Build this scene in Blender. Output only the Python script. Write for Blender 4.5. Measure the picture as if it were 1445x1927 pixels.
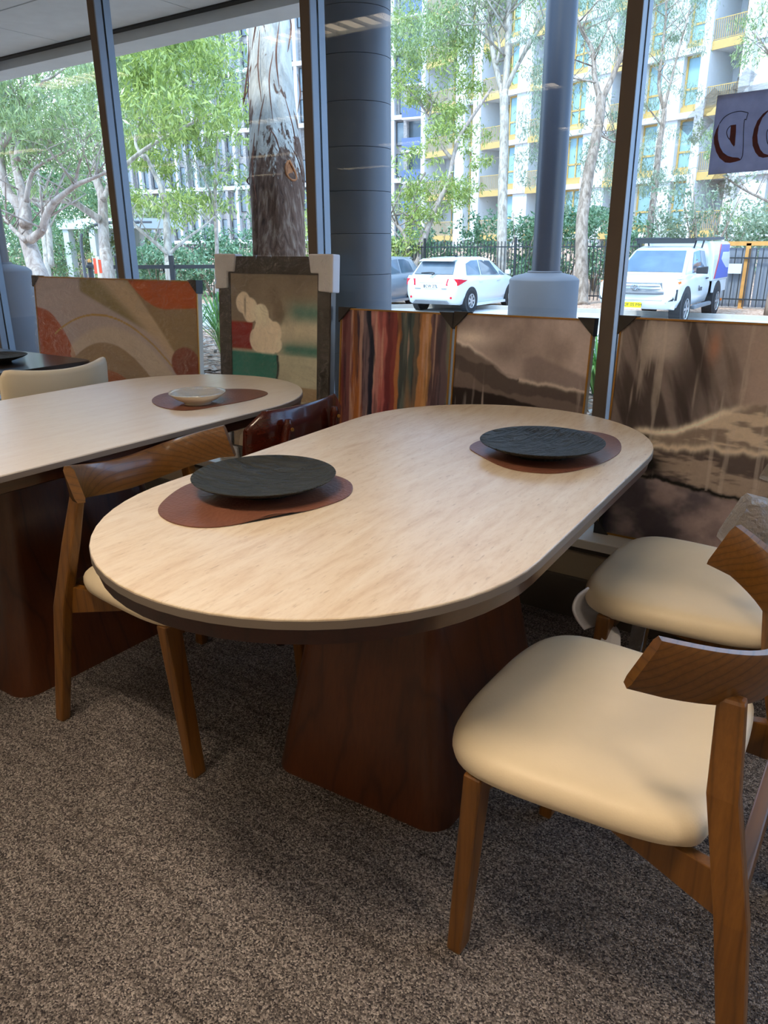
import bpy, bmesh, math, random
import numpy as np
from mathutils import Vector, Matrix

for _o in list(bpy.data.objects):
    bpy.data.objects.remove(_o, do_unlink=True)
S = bpy.context.scene
COL = S.collection
random.seed(7)
RNG = np.random.default_rng(7)
R = math.radians

# ------------------------------------------------------------------ camera
# world frame: X along the window wall, Y out through the glass, Z up; the lens stands at (0, 0, 1.265)
CR = np.array([[0.825238, 0.184142, -0.533923], [0.564758, -0.278256, 0.776931], [-0.005502, -0.94269, -0.333623]])
CAM = np.array([0, 0, 1.265])
F_PX = 1425.0
cd = bpy.data.cameras.new('camera')
cam = bpy.data.objects.new('camera', cd)
COL.objects.link(cam)
cd.sensor_fit = 'AUTO'
cd.sensor_width = 36.0
cd.lens = F_PX / 1927 * 36
cd.clip_start = 0.02
cd.clip_end = 600
cam.matrix_world = Matrix(((CR[0, 0], -CR[0, 1], -CR[0, 2], 0), (CR[1, 0], -CR[1, 1], -CR[1, 2], 0),
                           (CR[2, 0], -CR[2, 1], -CR[2, 2], 1.265), (0, 0, 0, 1)))
S.camera = cam


def at(px, py, d):
    """surveyed point: direction (px, py) of the photograph at distance d metres"""
    return CAM + CR @ np.array([(px - 722.5) / F_PX, (py - 963.5) / F_PX, 1.0]) * d


def atz(px, py, z):
    r = CR @ np.array([(px - 722.5) / F_PX, (py - 963.5) / F_PX, 1.0])
    return CAM + r * ((z - 1.265) / r[2])


# ------------------------------------------------------------------ sky, sun, exposure
S.view_settings.view_transform = 'Standard'
S.view_settings.look = 'None'
S.view_settings.gamma = 1.0
S.view_settings.use_curve_mapping = False
S.view_settings.exposure = 0.85
SKY_STRENGTH = 2.5
SUN_STRENGTH = 2.1
LAMP_STRENGTH = 7.0
LAMP_WATTS = 10.5
wd = bpy.data.worlds.new('sky')
S.world = wd
wd.use_nodes = True
_n = wd.node_tree.nodes
_l = wd.node_tree.links
_n.clear()
_out = _n.new('ShaderNodeOutputWorld')
_bg = _n.new('ShaderNodeBackground')
_tc = _n.new('ShaderNodeTexCoord')
_nz = _n.new('ShaderNodeTexNoise')
_nz.inputs['Scale'].default_value = 3.0
_nz.inputs['Detail'].default_value = 6.0
_rp = _n.new('ShaderNodeValToRGB')
_rp.color_ramp.elements[0].position = 0.42
_rp.color_ramp.elements[0].color = (0.26, 0.50, 0.95, 1)
_rp.color_ramp.elements[1].position = 0.66
_rp.color_ramp.elements[1].color = (0.80, 0.90, 1.0, 1)
_bg.inputs['Strength'].default_value = SKY_STRENGTH
_l.new(_tc.outputs['Generated'], _nz.inputs['Vector'])
_l.new(_nz.outputs['Fac'], _rp.inputs['Fac'])
_l.new(_rp.outputs['Color'], _bg.inputs['Color'])
_l.new(_bg.outputs['Background'], _out.inputs['Surface'])
sd = bpy.data.lights.new('sun', 'SUN')
sun = bpy.data.objects.new('sun', sd)
COL.objects.link(sun)
sd.energy = SUN_STRENGTH
sd.angle = R(12)
sd.color = (1.0, 0.96, 0.9)
sun.rotation_euler = (R(38), 0, R(-22))
S.cycles.use_denoising = True
S.cycles.adaptive_threshold = 0.02
S.cycles.max_bounces = 7
S.cycles.diffuse_bounces = 3
S.cycles.glossy_bounces = 3
S.cycles.transmission_bounces = 3

# ------------------------------------------------------------------ material helpers


def lin(c):
    return tuple(((x / 12.92) if x <= 0.04045 else ((x + 0.055) / 1.055) ** 2.4) for x in c)


def hexc(h):
    return lin(tuple(int(h[i:i + 2], 16) / 255 for i in (0, 2, 4)))


class NT:
    def __init__(s, name):
        s.m = bpy.data.materials.new(name)
        s.m.use_nodes = True
        s.t = s.m.node_tree
        s.t.nodes.clear()
        s.out = s.t.nodes.new('ShaderNodeOutputMaterial')

    def n(s, typ, ins=None, **kw):
        nd = s.t.nodes.new('ShaderNode' + typ)
        for k, v in kw.items():
            setattr(nd, k, v)
        for k, v in (ins or {}).items():
            if hasattr(v, 'is_linked') or isinstance(v, bpy.types.NodeSocket):
                s.t.links.new(v, nd.inputs[k])
            else:
                nd.inputs[k].default_value = v
        return nd

    def ramp(s, fac, stops, interp='LINEAR'):
        nd = s.t.nodes.new('ShaderNodeValToRGB')
        cr = nd.color_ramp
        cr.interpolation = interp
        while len(cr.elements) < len(stops):
            cr.elements.new(0.5)
        for e, (p, c) in zip(cr.elements, stops):
            e.position = p
            e.color = (*c, 1)
        s.t.links.new(fac, nd.inputs['Fac'])
        return nd.outputs['Color']

    def coords(s, scale=(1, 1, 1), rot=(0, 0, 0), kind='Object'):
        tc = s.t.nodes.new('ShaderNodeTexCoord')
        mp = s.t.nodes.new('ShaderNodeMapping')
        mp.inputs['Scale'].default_value = scale
        mp.inputs['Rotation'].default_value = rot
        s.t.links.new(tc.outputs[kind], mp.inputs['Vector'])
        return mp.outputs['Vector']

    def noise(s, vec, scale, detail=4, rough=0.55, dist=0.0):
        return s.n('TexNoise', {'Vector': vec, 'Scale': scale, 'Detail': detail, 'Roughness': rough, 'Distortion': dist}).outputs['Fac']

    def mix(s, f, a, b, mode='MIX'):
        nd = s.t.nodes.new('ShaderNodeMix')
        nd.data_type = 'RGBA'
        nd.blend_type = mode
        for k, v in ((0, f), (6, a), (7, b)):
            if isinstance(v, bpy.types.NodeSocket):
                s.t.links.new(v, nd.inputs[k])
            else:
                nd.inputs[k].default_value = (*v, 1) if isinstance(v, tuple) and len(v) == 3 else v
        return nd.outputs[2]

    def bump(s, h, strength, dist=0.01):
        return s.n('Bump', {'Height': h, 'Strength': strength, 'Distance': dist}).outputs['Normal']

    def bsdf(s, color, rough=0.5, metal=0.0, normal=None, coat=0.0, spec=0.5, **kw):
        ins = {'Base Color': (*color, 1) if isinstance(color, tuple) else color, 'Roughness': rough, 'Metallic': metal,
               'Coat Weight': coat, 'Coat Roughness': 0.1, 'Specular IOR Level': spec}
        if normal is not None:
            ins['Normal'] = normal
        ins.update(kw)
        b = s.n('BsdfPrincipled', ins)
        s.t.links.new(b.outputs[0], s.out.inputs['Surface'])
        return s.m


def plain(name, color, rough=0.5, metal=0.0, var=0.12, vscale=6.0, bump=0.0, bscale=80.0, coat=0.0, spec=0.5, **kw):
    t = NT(name)
    v = t.coords()
    a = tuple(max(0, x * (1 - var)) for x in color)
    b = tuple(min(1, x * (1 + var)) for x in color)
    col = t.ramp(t.noise(v, vscale), [(0.3, a), (0.7, b)])
    nm = t.bump(t.noise(v, bscale, 3), bump, 0.003) if bump else None
    return t.bsdf(col, rough, metal, nm, coat, spec, **kw)


def wood(name, dark, light, axis=0, scale=1.0, rough=0.35, coat=0.25, lines=1.0, wav=1.0):
    """long wavy growth lines running along the given local axis"""
    t = NT(name)
    sep = t.n('SeparateXYZ', {0: t.coords()})
    o1, o2 = [(1, 2), (2, 0), (0, 1)][axis]
    ac = t.n('Math', {0: sep.outputs[o2], 1: 0.6, 2: sep.outputs[o1]}, operation='MULTIPLY_ADD').outputs[0]
    sc = [5.0 * scale] * 3
    sc[axis] = 1.3 * scale
    warp = t.noise(t.coords(tuple(sc)), 1.0, 3, 0.45)
    a = t.n('Math', {0: ac, 1: 95.0 * lines}, operation='MULTIPLY').outputs[0]
    b = t.n('Math', {0: warp, 1: 9.0 * wav, 2: a}, operation='MULTIPLY_ADD').outputs[0]
    fr = t.n('Math', {0: b, 1: 1.0}, operation='PINGPONG').outputs[0]
    sc2 = [110.0 * scale] * 3
    sc2[axis] = 4.0 * scale
    fine = t.noise(t.coords(tuple(sc2)), 1.0, 3, 0.6)
    blotch = t.noise(t.coords(tuple(sc)), 0.7, 2, 0.5)
    mid = tuple((p * 0.3 + q * 0.7) for p, q in zip(dark, light))
    c1 = t.ramp(fr, [(0.0, dark), (0.22, mid), (1.0, light)])
    c1 = t.mix(0.45, c1, mid)
    c2 = t.ramp(fine, [(0.35, (0.74, 0.70, 0.66)), (0.62, (1, 1, 1))])
    col = t.mix(0.7, c1, c2, 'MULTIPLY')
    col = t.mix(0.6, col, t.ramp(blotch, [(0.3, (0.75, 0.72, 0.70)), (0.7, (1.15, 1.12, 1.1))]), 'MULTIPLY')
    nm = t.bump(fine, 0.06, 0.002)
    return t.bsdf(col, rough, 0, nm, coat)


# ------------------------------------------------------------------ mesh helpers
class G:
    """collects vertices and faces for one mesh"""

    def __init__(s):
        s.v = []
        s.f = []

    def add(s, vs, fs):
        o = len(s.v)
        s.v.extend([tuple(map(float, p)) for p in vs])
        s.f.extend([tuple(i + o for i in f) for f in fs])
        return s

    def box(s, x0, x1, y0, y1, z0, z1):
        return s.add([(x0, y0, z0), (x1, y0, z0), (x1, y1, z0), (x0, y1, z0), (x0, y0, z1), (x1, y0, z1), (x1, y1, z1), (x0, y1, z1)],
                     [(0, 3, 2, 1), (4, 5, 6, 7), (0, 1, 5, 4), (1, 2, 6, 5), (2, 3, 7, 6), (3, 0, 4, 7)])

    def bar(s, a, b, w, h, up=(0, 0, 1), w2=None, h2=None):
        """rectangular bar from a to b; w across, h along up; may taper"""
        a = Vector(a)
        b = Vector(b)
        d = (b - a).normalized()
        up = Vector(up)
        sd_ = d.cross(up)
        if sd_.length < 1e-5:
            sd_ = d.cross(Vector((1, 0, 0)))
        sd_.normalize()
        u = sd_.cross(d).normalized()
        w2 = w if w2 is None else w2
        h2 = h if h2 is None else h2
        vs = []
        for p, ww, hh in ((a, w, h), (b, w2, h2)):
            for i, j in ((-1, -1), (1, -1), (1, 1), (-1, 1)):
                vs.append(p + sd_ * (i * ww / 2) + u * (j * hh / 2))
        return s.add(vs, [(0, 3, 2, 1), (4, 5, 6, 7), (0, 1, 5, 4), (1, 2, 6, 5), (2, 3, 7, 6), (3, 0, 4, 7)])

    def loft(s, rings, cap=True, closed=True):
        n = len(rings[0])
        vs = [p for r in rings for p in r]
        fs = []
        for k in range(len(rings) - 1):
            for i in range(n if closed else n - 1):
                j = (i + 1) % n
                fs.append((k * n + i, k * n + j, (k + 1) * n + j, (k + 1) * n + i))
        if cap:
            fs.append(tuple(reversed(range(n))))
            fs.append(tuple((len(rings) - 1) * n + i for i in range(n)))
        return s.add(vs, fs)

    def tube(s, pts, rad, n=8, cap=True):
        pts = [Vector(p) for p in pts]
        if not hasattr(rad, '__len__'):
            rad = [rad] * len(pts)
        rings = []
        ref = None
        for i, p in enumerate(pts):
            d = (pts[min(i + 1, len(pts) - 1)] - pts[max(i - 1, 0)])
            if d.length < 1e-9:
                d = Vector((0, 0, 1))
            d.normalize()
            if ref is None:
                ref = d.orthogonal().normalized()
            ref = (ref - d * ref.dot(d))
            ref = ref.normalized() if ref.length > 1e-6 else d.orthogonal().normalized()
            b = d.cross(ref)
            rings.append([p + (ref * math.cos(2 * math.pi * k / n) + b * math.sin(2 * math.pi * k / n)) * rad[i] for k in range(n)])
        return s.loft(rings, cap)

    def lathe(s, prof, n=32, c=(0, 0, 0)):
        """profile [(r, z)...] turned about Z"""
        rings = [[(c[0] + r * math.cos(2 * math.pi * k / n), c[1] + r * math.sin(2 * math.pi * k / n), c[2] + z) for k in range(n)] for r, z in prof]
        return s.loft(rings, cap=True)

    def prism(s, outline, z0, z1):
        return s.loft([[(x, y, z0) for x, y in outline], [(x, y, z1) for x, y in outline]])

    def disc(s, c, axis, r, n=16, thick=0.01):
        c = Vector(c)
        a = Vector(axis).normalized()
        return s.tube([c - a * thick / 2, c + a * thick / 2], r, n)

    def quad(s, a, b, c, d):
        return s.add([a, b, c, d], [(0, 1, 2, 3)])

    def obj(s, name, mat, parent=None, loc=None, rz=0.0, smooth=None, bevel=0.0, seg=2, sub=0):
        me = bpy.data.meshes.new(name)
        me.from_pydata(s.v, [], s.f)
        me.update()
        if bevel:
            bm = bmesh.new()
            bm.from_mesh(me)
            ed = [e for e in bm.edges if len(e.link_faces) == 2 and e.calc_face_angle(0) > R(25)]
            bmesh.ops.bevel(bm, geom=ed, offset=bevel, offset_type='OFFSET', segments=seg, profile=0.6, affect='EDGES', clamp_overlap=True)
            bm.to_mesh(me)
            bm.free()
        if smooth is not None:
            me.polygons.foreach_set('use_smooth', [True] * len(me.polygons))
            if smooth < 180:
                me.set_sharp_from_angle(angle=R(smooth))
        me.materials.append(mat)
        o = bpy.data.objects.new(name, me)
        COL.objects.link(o)
        if parent is not None:
            o.parent = parent
        if loc is not None:
            o.location = loc
        o.rotation_euler.z = rz
        if sub:
            md = o.modifiers.new('subdivision', 'SUBSURF')
            md.levels = sub
            md.render_levels = sub
        return o


def tag(o, label=None, cat=None, group=None, kind=None):
    if label:
        o['label'] = label
    if cat:
        o['category'] = cat
    if group:
        o['group'] = group
    if kind:
        o['kind'] = kind
    return o


def thing(name, label, cat, loc=(0, 0, 0), rz=0.0, group=None):
    o = bpy.data.objects.new(name, None)
    o.empty_display_size = 0.1
    COL.objects.link(o)
    o.location = loc
    o.rotation_euler.z = rz
    return tag(o, label, cat, group)


def struct(o):
    o['kind'] = 'structure'
    return o


def group_root(name, loc=(0, 0, 0), rz=0.0):
    o = bpy.data.objects.new(name, None)
    COL.objects.link(o)
    o.location = loc
    o.rotation_euler.z = rz
    o['kind'] = 'structure'
    return o


def copy_tree(o, parent=None):
    c = o.copy()
    COL.objects.link(c)
    c.parent = parent
    for ch in list(o.children):
        copy_tree(ch, c)
    return c


def share(src, parent, loc, rz=0.0, name=None):
    """another object on the same mesh"""
    o = bpy.data.objects.new(name or src.name.split('.')[0], src.data)
    COL.objects.link(o)
    o.parent = parent
    o.location = loc
    o.rotation_euler.z = rz
    return o


def rrect(hx, hy, r, n=6, cx=0, cy=0):
    out = []
    for sx, sy, a0 in ((1, 1, 0), (-1, 1, 90), (-1, -1, 180), (1, -1, 270)):
        for k in range(n + 1):
            a = R(a0 + 90 * k / n)
            out.append((cx + sx * (hx - r) + r * math.cos(a), cy + sy * (hy - r) + r * math.sin(a)))
    return out


def catmull(pts, m=6):
    p = [Vector(q) for q in pts]
    p = [p[0] * 2 - p[1]] + p + [p[-1] * 2 - p[-2]]
    out = []
    for i in range(1, len(p) - 2):
        for k in range(m):
            t = k / m
            a, b, c, d = p[i - 1], p[i], p[i + 1], p[i + 2]
            out.append(0.5 * ((2 * b) + (c - a) * t + (2 * a - 5 * b + 4 * c - d) * t * t + (3 * b - a - 3 * c + d) * t ** 3))
    out.append(p[-2])
    return out


def vnoise(x, y, seed=0):
    """smooth value noise on arrays"""
    xi = np.floor(x).astype(int)
    yi = np.floor(y).astype(int)
    xf = x - xi
    yf = y - yi
    xf = xf * xf * (3 - 2 * xf)
    yf = yf * yf * (3 - 2 * yf)

    def h(i, j):
        q = np.sin(i * 127.1 + j * 311.7 + seed * 74.7) * 43758.5453
        return q - np.floor(q)
    return (h(xi, yi) * (1 - xf) + h(xi + 1, yi) * xf) * (1 - yf) + (h(xi, yi + 1) * (1 - xf) + h(xi + 1, yi + 1) * xf) * yf


def fbm(x, y, seed=0, o=4):
    s = 0
    a = 0.5
    for k in range(o):
        s = s + a * vnoise(x, y, seed + k * 13)
        x = x * 2.03
        y = y * 2.03
        a *= 0.5
    return s / (1 - 0.5 ** o)

# ================================================================== materials used indoors
M = {}


def carpet_mat():
    t = NT('carpet')
    v = t.coords()
    cell = t.n('TexVoronoi', {'Vector': v, 'Scale': 330.0, 'Randomness': 1.0})
    loops = cell.outputs['Distance']
    tint = t.n('SeparateColor', {0: cell.outputs['Color']}).outputs[0]
    streak = t.noise(t.coords((2.2, 26, 1), (0, 0, R(38))), 1.6, 4, 0.6)
    broad = t.noise(v, 2.2, 2)
    base = t.ramp(tint, [(0.0, hexc('38353a')), (0.35, hexc('6e6866')), (0.7, hexc('968e8a')), (1.0, hexc('c6beb9'))])
    dark = t.ramp(streak, [(0.30, (0.62, 0.61, 0.61)), (0.55, (1, 1, 1))])
    c = t.mix(1.0, base, dark, 'MULTIPLY')
    c = t.mix(0.5, c, t.ramp(broad, [(0.3, (0.75, 0.74, 0.73)), (0.7, (1.1, 1.1, 1.1))]), 'MULTIPLY')
    h = t.n('Math', {0: 1.0, 1: loops}, operation='SUBTRACT').outputs[0]
    return t.bsdf(c, 0.95, 0, t.bump(h, 0.9, 0.006), spec=0.1)


def stone_mat(name, warm):
    t = NT(name)
    a = t.noise(t.coords((2.2, 13, 1)), 2.4, 6, 0.62, 0.5)
    b = t.noise(t.coords((18, 75, 1)), 1.3, 5, 0.7, 0.3)
    pits = t.noise(t.coords((30, 120, 1)), 1.1, 3, 0.5)
    c = t.ramp(a, [(0.28, hexc('cdb79d')), (0.45, hexc('d9c8b1')), (0.6, hexc('dfd1bd')), (0.8, hexc('e4dac9'))])
    c = t.mix(0.6, c, t.ramp(b, [(0.33, (0.84, 0.79, 0.74)), (0.52, (1, 1, 1))]), 'MULTIPLY')
    c = t.mix(0.5, c, t.ramp(pits, [(0.27, (0.55, 0.47, 0.4)), (0.36, (1, 1, 1))]), 'MULTIPLY')
    if not warm:
        c = t.mix(0.55, c, hexc('d9d2cb'))
    return t.bsdf(c, 0.34, 0, t.bump(b, 0.05, 0.002), spec=0.45)


def leather_mat(name, col, rough, scale=140, bump=0.15, var=0.15):
    t = NT(name)
    v = t.coords()
    vo = t.n('TexVoronoi', {'Vector': v, 'Scale': float(scale)}).outputs['Distance']
    col2 = t.ramp(t.noise(v, 9, 4), [(0.3, tuple(x * (1 - var) for x in col)), (0.7, tuple(min(1, x * (1 + var)) for x in col))])
    return t.bsdf(col2, rough, 0, t.bump(vo, bump, 0.002), spec=0.4)


def slate_plate_mat():
    t = NT('black_stoneware')
    a = t.noise(t.coords((1.0, 3.2, 1.0)), 16, 4, 0.5, 1.2)
    rp = t.ramp(a, [(0.3, hexc('232421')), (0.7, hexc('3b3c38'))])
    return t.bsdf(rp, 0.55, 0, t.bump(a, 1.0, 0.022), spec=0.22)


def glass_mat(name='window_glass', tint=(0.93, 0.97, 0.97), base=0.012):
    t = NT(name)
    lw = t.n('LayerWeight', {'Blend': 0.5}).outputs['Facing']
    p = t.n('Math', {0: lw, 1: 5.0}, operation='POWER').outputs[0]
    f = t.n('Math', {0: p, 1: 0.9, 2: base}, operation='MULTIPLY_ADD').outputs[0]
    tr = t.n('BsdfTransparent', {'Color': (*tint, 1)})
    gl = t.n('BsdfGlossy', {'Color': (1, 1, 1, 1), 'Roughness': 0.0})
    mx = t.n('MixShader', {0: f, 1: tr.outputs[0], 2: gl.outputs[0]})
    t.t.links.new(mx.outputs[0], t.out.inputs['Surface'])
    return t.m


def film_mat(name, opacity=0.0, col=(0.8, 0.8, 0.8), scale=(14, 14, 14), bump=0.5, gloss=0.10, rough=0.16):
    """clear stretch film: mostly see-through, creased and shiny"""
    t = NT(name)
    v = t.coords(scale)
    h = t.noise(v, 1.0, 5, 0.6, 1.6)
    nm = t.bump(h, bump, 0.03)
    lw = t.n('LayerWeight', {'Blend': 0.5, 'Normal': nm}).outputs['Facing']
    p = t.n('Math', {0: lw, 1: 4.0}, operation='POWER').outputs[0]
    f = t.n('Math', {0: p, 1: 0.6, 2: gloss}, operation='MULTIPLY_ADD').outputs[0]
    tr = t.n('BsdfTransparent', {'Color': (0.96, 0.96, 0.95, 1)})
    gl = t.n('BsdfGlossy', {'Color': (1, 1, 1, 1), 'Roughness': rough, 'Normal': nm})
    mx = t.n('MixShader', {0: f, 1: tr.outputs[0], 2: gl.outputs[0]})
    if opacity > 0:
        df = t.n('BsdfDiffuse', {'Color': (*col, 1), 'Normal': nm})
        m2 = t.n('MixShader', {0: opacity, 1: mx.outputs[0], 2: df.outputs[0]})
        mx = m2
    t.t.links.new(mx.outputs[0], t.out.inputs['Surface'])
    return t.m


M['carpet'] = carpet_mat()
M['stone'] = stone_mat('travertine_laminate', True)
M['stone2'] = stone_mat('pale_stone_laminate', False)
M['slab_edge_shade'] = plain('shaded_laminate_edge', hexc('786e64'), 0.4, var=0.05)  # top's laminate in darker grey: shade on the slab edge put into colour
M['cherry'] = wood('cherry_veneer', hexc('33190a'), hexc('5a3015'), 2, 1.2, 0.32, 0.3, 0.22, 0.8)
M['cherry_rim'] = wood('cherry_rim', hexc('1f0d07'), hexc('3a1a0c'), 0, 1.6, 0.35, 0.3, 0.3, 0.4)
M['walnut'] = wood('walnut_grain', hexc('4a2c0d'), hexc('7f541f'), 2, 1.5, 0.38, 0.25, 0.7, 0.3)
M['walnut_back'] = wood('walnut_backrest', hexc('3a2309'), hexc('775020'), 1, 1.3, 0.36, 0.3, 1.5, 0.9)
M['mahogany'] = wood('mahogany_stain', hexc('2a0d07'), hexc('4d1a0d'), 1, 1.5, 0.25, 0.5, 0.3, 0.5)
M['cream'] = leather_mat('cream_leather', hexc('e2d2b4'), 0.45, 260, 0.06, 0.03)
M['cream2'] = leather_mat('ivory_leather', hexc('d8cdb4'), 0.42, 260, 0.06, 0.03)
M['mat_leather'] = leather_mat('tan_leather', hexc('744a39'), 0.42, 120, 0.35, 0.16)
M['black_felt'] = plain('black_backing', hexc('101010'), 0.9)
M['slate'] = slate_plate_mat()
M['ivory_glaze'] = plain('ivory_glaze', hexc('e6dcc4'), 0.2, var=0.03, coat=0.4)
M['dark_table'] = wood('dark_oak', hexc('120e0c'), hexc('2c221c'), 1, 1.4, 0.3, 0.3, 0.7, 0.6)
M['sill'] = plain('sill_paint', hexc('cfcdc8'), 0.4, var=0.04)
M['plinth'] = plain('plinth_paint', hexc('8d8170'), 0.6, var=0.06)
M['skirting'] = plain('skirting_paint', hexc('4a453f'), 0.6, var=0.06)
M['alu'] = plain('grey_aluminium', hexc('7d858f'), 0.42, 0.35, var=0.05)
M['alu_face'] = plain('bronze_aluminium', hexc('5e544c'), 0.5, 0.1, var=0.05)
M['gasket'] = plain('black_gasket', hexc('050505'), 0.7)
M['glass'] = glass_mat()
M['film'] = film_mat('stretch_film', 0.0, (0.75, 0.7, 0.65), (34, 20, 3), 0.5, 0.018, 0.12)
M['film_creased'] = film_mat('creased_film', 0.015, (0.75, 0.68, 0.6), (9, 9, 18), 1.0, 0.05, 0.08)
M['bubble'] = film_mat('bubble_film', 0.42, (0.62, 0.58, 0.54), (60, 60, 60), 0.8, 0.16, 0.2)
M['white_foam'] = plain('white_foam', hexc('d6d6dc'), 0.55, var=0.04, bump=0.2, bscale=300)
M['gold'] = plain('gilt_frame', hexc('a97a34'), 0.35, 0.4, var=0.12)
M['frame_side'] = plain('pale_frame_side', hexc('b9b0a0'), 0.6)
M['ebony'] = wood('ebonised_frame', hexc('0f0c0a'), hexc('241c17'), 2, 3.0, 0.3, 0.4, 0.6, 0.6)
M['black_card'] = plain('black_cardboard', hexc('1b1614'), 0.55, var=0.2)
M['wall'] = plain('warm_wall_paint', hexc('cfc3b2'), 0.8, var=0.03)
M['ceiling'] = plain('ceiling_tile', hexc('d9d5cd'), 0.85, var=0.03)
M['metal_white'] = plain('white_enamel', hexc('d8d8d4'), 0.35, var=0.03)

# ================================================================== room shell
X0, X1, Y0, YW = -14.0, 3.4, -10.0, 2.40
ZC = 2.75
fl = struct(G().box(X0, X1, Y0, YW, -0.12, 0).obj('floor', M['carpet']))
cl = struct(G().box(X0, X1, Y0, YW + 0.2, ZC, ZC + 0.15).obj('ceiling', M['ceiling']))
struct(G().box(X0 - 0.15, X0, Y0 - 0.15, YW + 0.25, -0.12, ZC + 0.15).obj('wall_left', M['wall']))
struct(G().box(X1, X1 + 0.15, Y0 - 0.15, YW + 0.25, -0.12, ZC + 0.15).obj('wall_right', M['wall']))
struct(G().box(X0, X1, Y0 - 0.15, Y0, -0.12, ZC + 0.15).obj('wall_back', M['wall']))
# low wall under the glazing
wf = group_root('wall_front', (0, 0, 0))
G().box(X0, X1, 2.405, 2.64, -0.9, 0.272).obj('plinth_panel', M['plinth'], wf)
G().box(X0, X1, 2.375, 2.60, 0.272, 0.305).obj('window_sill', M['sill'], wf, bevel=0.004)
G().box(X0, X1, 2.398, 2.405, 0.250, 0.262).obj('painted_shadow_line', M['skirting'], wf)  # dark strip added as a painted shadow line below the sill nose
struct(G().box(X0, X1, 2.385, 2.405, 0, 0.15).obj('baseboard_front', M['skirting'], bevel=0.003))
G().box(X0, X1, 2.55, 2.65, ZC - 0.12, ZC + 0.15).obj('window_head', M['alu'], wf)

# mullions and panes: bays 1.25 m wide
MX = [-0.826 + 1.25 * k for k in range(-10, 4)]
for k, xc in enumerate(MX):
    w = group_root('window_%d' % (k + 1), (xc, 2.55, 0.305))
    # mullion: bronze room-side face, grey flanks, black gasket slot
    G().box(-0.047, 0, 0, 0.006, 0, 2.33).obj('mullion_face', M['alu_face'], w)
    G().box(-0.047, 0, 0.006, 0.042, 0, 2.33).obj('mullion_inner', M['alu'], w)
    G().box(-0.044, -0.003, 0.042, 0.051, 0, 2.33).obj('gasket', M['gasket'], w)
    G().box(-0.049, 0.002, 0.051, 0.088, 0, 2.33).obj('mullion_cap', M['alu'], w)
    if k + 1 < len(MX):
        G().box(0.0, 1.203, 0.02, 0.085, 0, 0.045).obj('bottom_rail', M['alu'], w, bevel=0.003)
        G().box(0.0, 1.203, 0.044, 0.05, 0.045, 2.33).obj('pane', M['glass'], w)

# ceiling troffers (recessed louvre lights); they show only as reflections in the glass
em = NT('warm_tube_light')
_e = em.n('Emission', {'Color': (1.0, 0.80, 0.58, 1), 'Strength': LAMP_STRENGTH})
em.t.links.new(_e.outputs[0], em.out.inputs['Surface'])
M['tube'] = em.m
proto = None
for yy in (0.2, -2.7, -5.6, -8.4):
    for xx in (2.0, -0.95, -3.9, -6.85, -9.8, -12.6):
        if proto is None:
            proto = thing('ceiling_light', 'recessed louvred ceiling light with warm tubes', 'ceiling light', (xx, yy, ZC), 0, 'recessed ceiling lights')
            g = G().box(-0.6, 0.6, -0.16, -0.145, -0.03, 0.0).box(-0.6, 0.6, 0.145, 0.16, -0.03, 0.0)
            g.box(-0.6, -0.585, -0.145, 0.145, -0.03, 0.0).box(0.585, 0.6, -0.145, 0.145, -0.03, 0.0)
            g.obj('housing', M['metal_white'], proto)
            G().box(-0.585, 0.585, -0.145, 0.145, -0.006, -0.002).obj('diffuser', M['tube'], proto)
            for k in range(1, 8):
                xk = -0.585 + 1.17 * k / 8
                G().box(xk - 0.004, xk + 0.004, -0.145, 0.145, -0.03, -0.008).obj('louvre_blade', M['metal_white'], proto)
            # the louvres throw the light down in a broad cone
            ad = bpy.data.lights.new('lamp_tubes', 'AREA')
            ad.shape = 'RECTANGLE'
            ad.size, ad.size_y = 1.16, 0.28
            ad.energy = LAMP_WATTS
            ad.color = (1.0, 0.80, 0.58)
            ad.spread = R(125)
            ao = bpy.data.objects.new('lamp_tubes', ad)
            COL.objects.link(ao)
            ao.parent = proto
            ao.location = (0, 0, -0.031)
        else:
            c = copy_tree(proto)
            c.location = (xx, yy, ZC)

# ================================================================== tables


def stadium(L, r, n=28):
    out = []
    for k in range(n + 1):
        a = -math.pi / 2 + math.pi * k / n
        out.append((L + r * math.cos(a), r * math.sin(a)))
    for k in range(n + 1):
        a = math.pi / 2 + math.pi * k / n
        out.append((-L + r * math.cos(a), r * math.sin(a)))
    return out


def oval_table(label, loc, rz, L, r, top_mat, pe, pw, te, tw):
    t = thing('dining_table', label, 'table', (loc[0], loc[1], 0), rz)
    G().loft([[(x, y, z) for x, y in stadium(L, r - i)] for z, i in ((0.7315, 0.003), (0.733, 0.001), (0.7485, 0.001), (0.75, 0.0022))]).obj('tabletop', top_mat, t, smooth=30)
    G().loft([[(x, y, z) for x, y in stadium(L, r - i)] for z, i in ((0.7318, 0.004), (0.7325, 0.0), (0.7462, 0.0), (0.7468, 0.004))], cap=False).obj('shaded_edge_band', M['slab_edge_shade'], t, smooth=30)  # thin ring coloured darker than the top to paint the edge's shade
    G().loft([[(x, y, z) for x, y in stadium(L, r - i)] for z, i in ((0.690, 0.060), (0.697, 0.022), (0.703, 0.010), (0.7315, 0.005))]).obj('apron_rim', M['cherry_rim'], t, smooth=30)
    rings = []
    for k in range(9):
        f = k / 8
        z = 0.70 * f
        ex = pe + (te - pe) * f
        ey = pw + (tw - pw) * f
        rings.append([(x, y, z) for x, y in rrect(ex, ey, 0.06 - 0.01 * f, 8)])
    G().loft(rings).obj('pedestal', M['cherry'], t, smooth=40)
    return t


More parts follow.
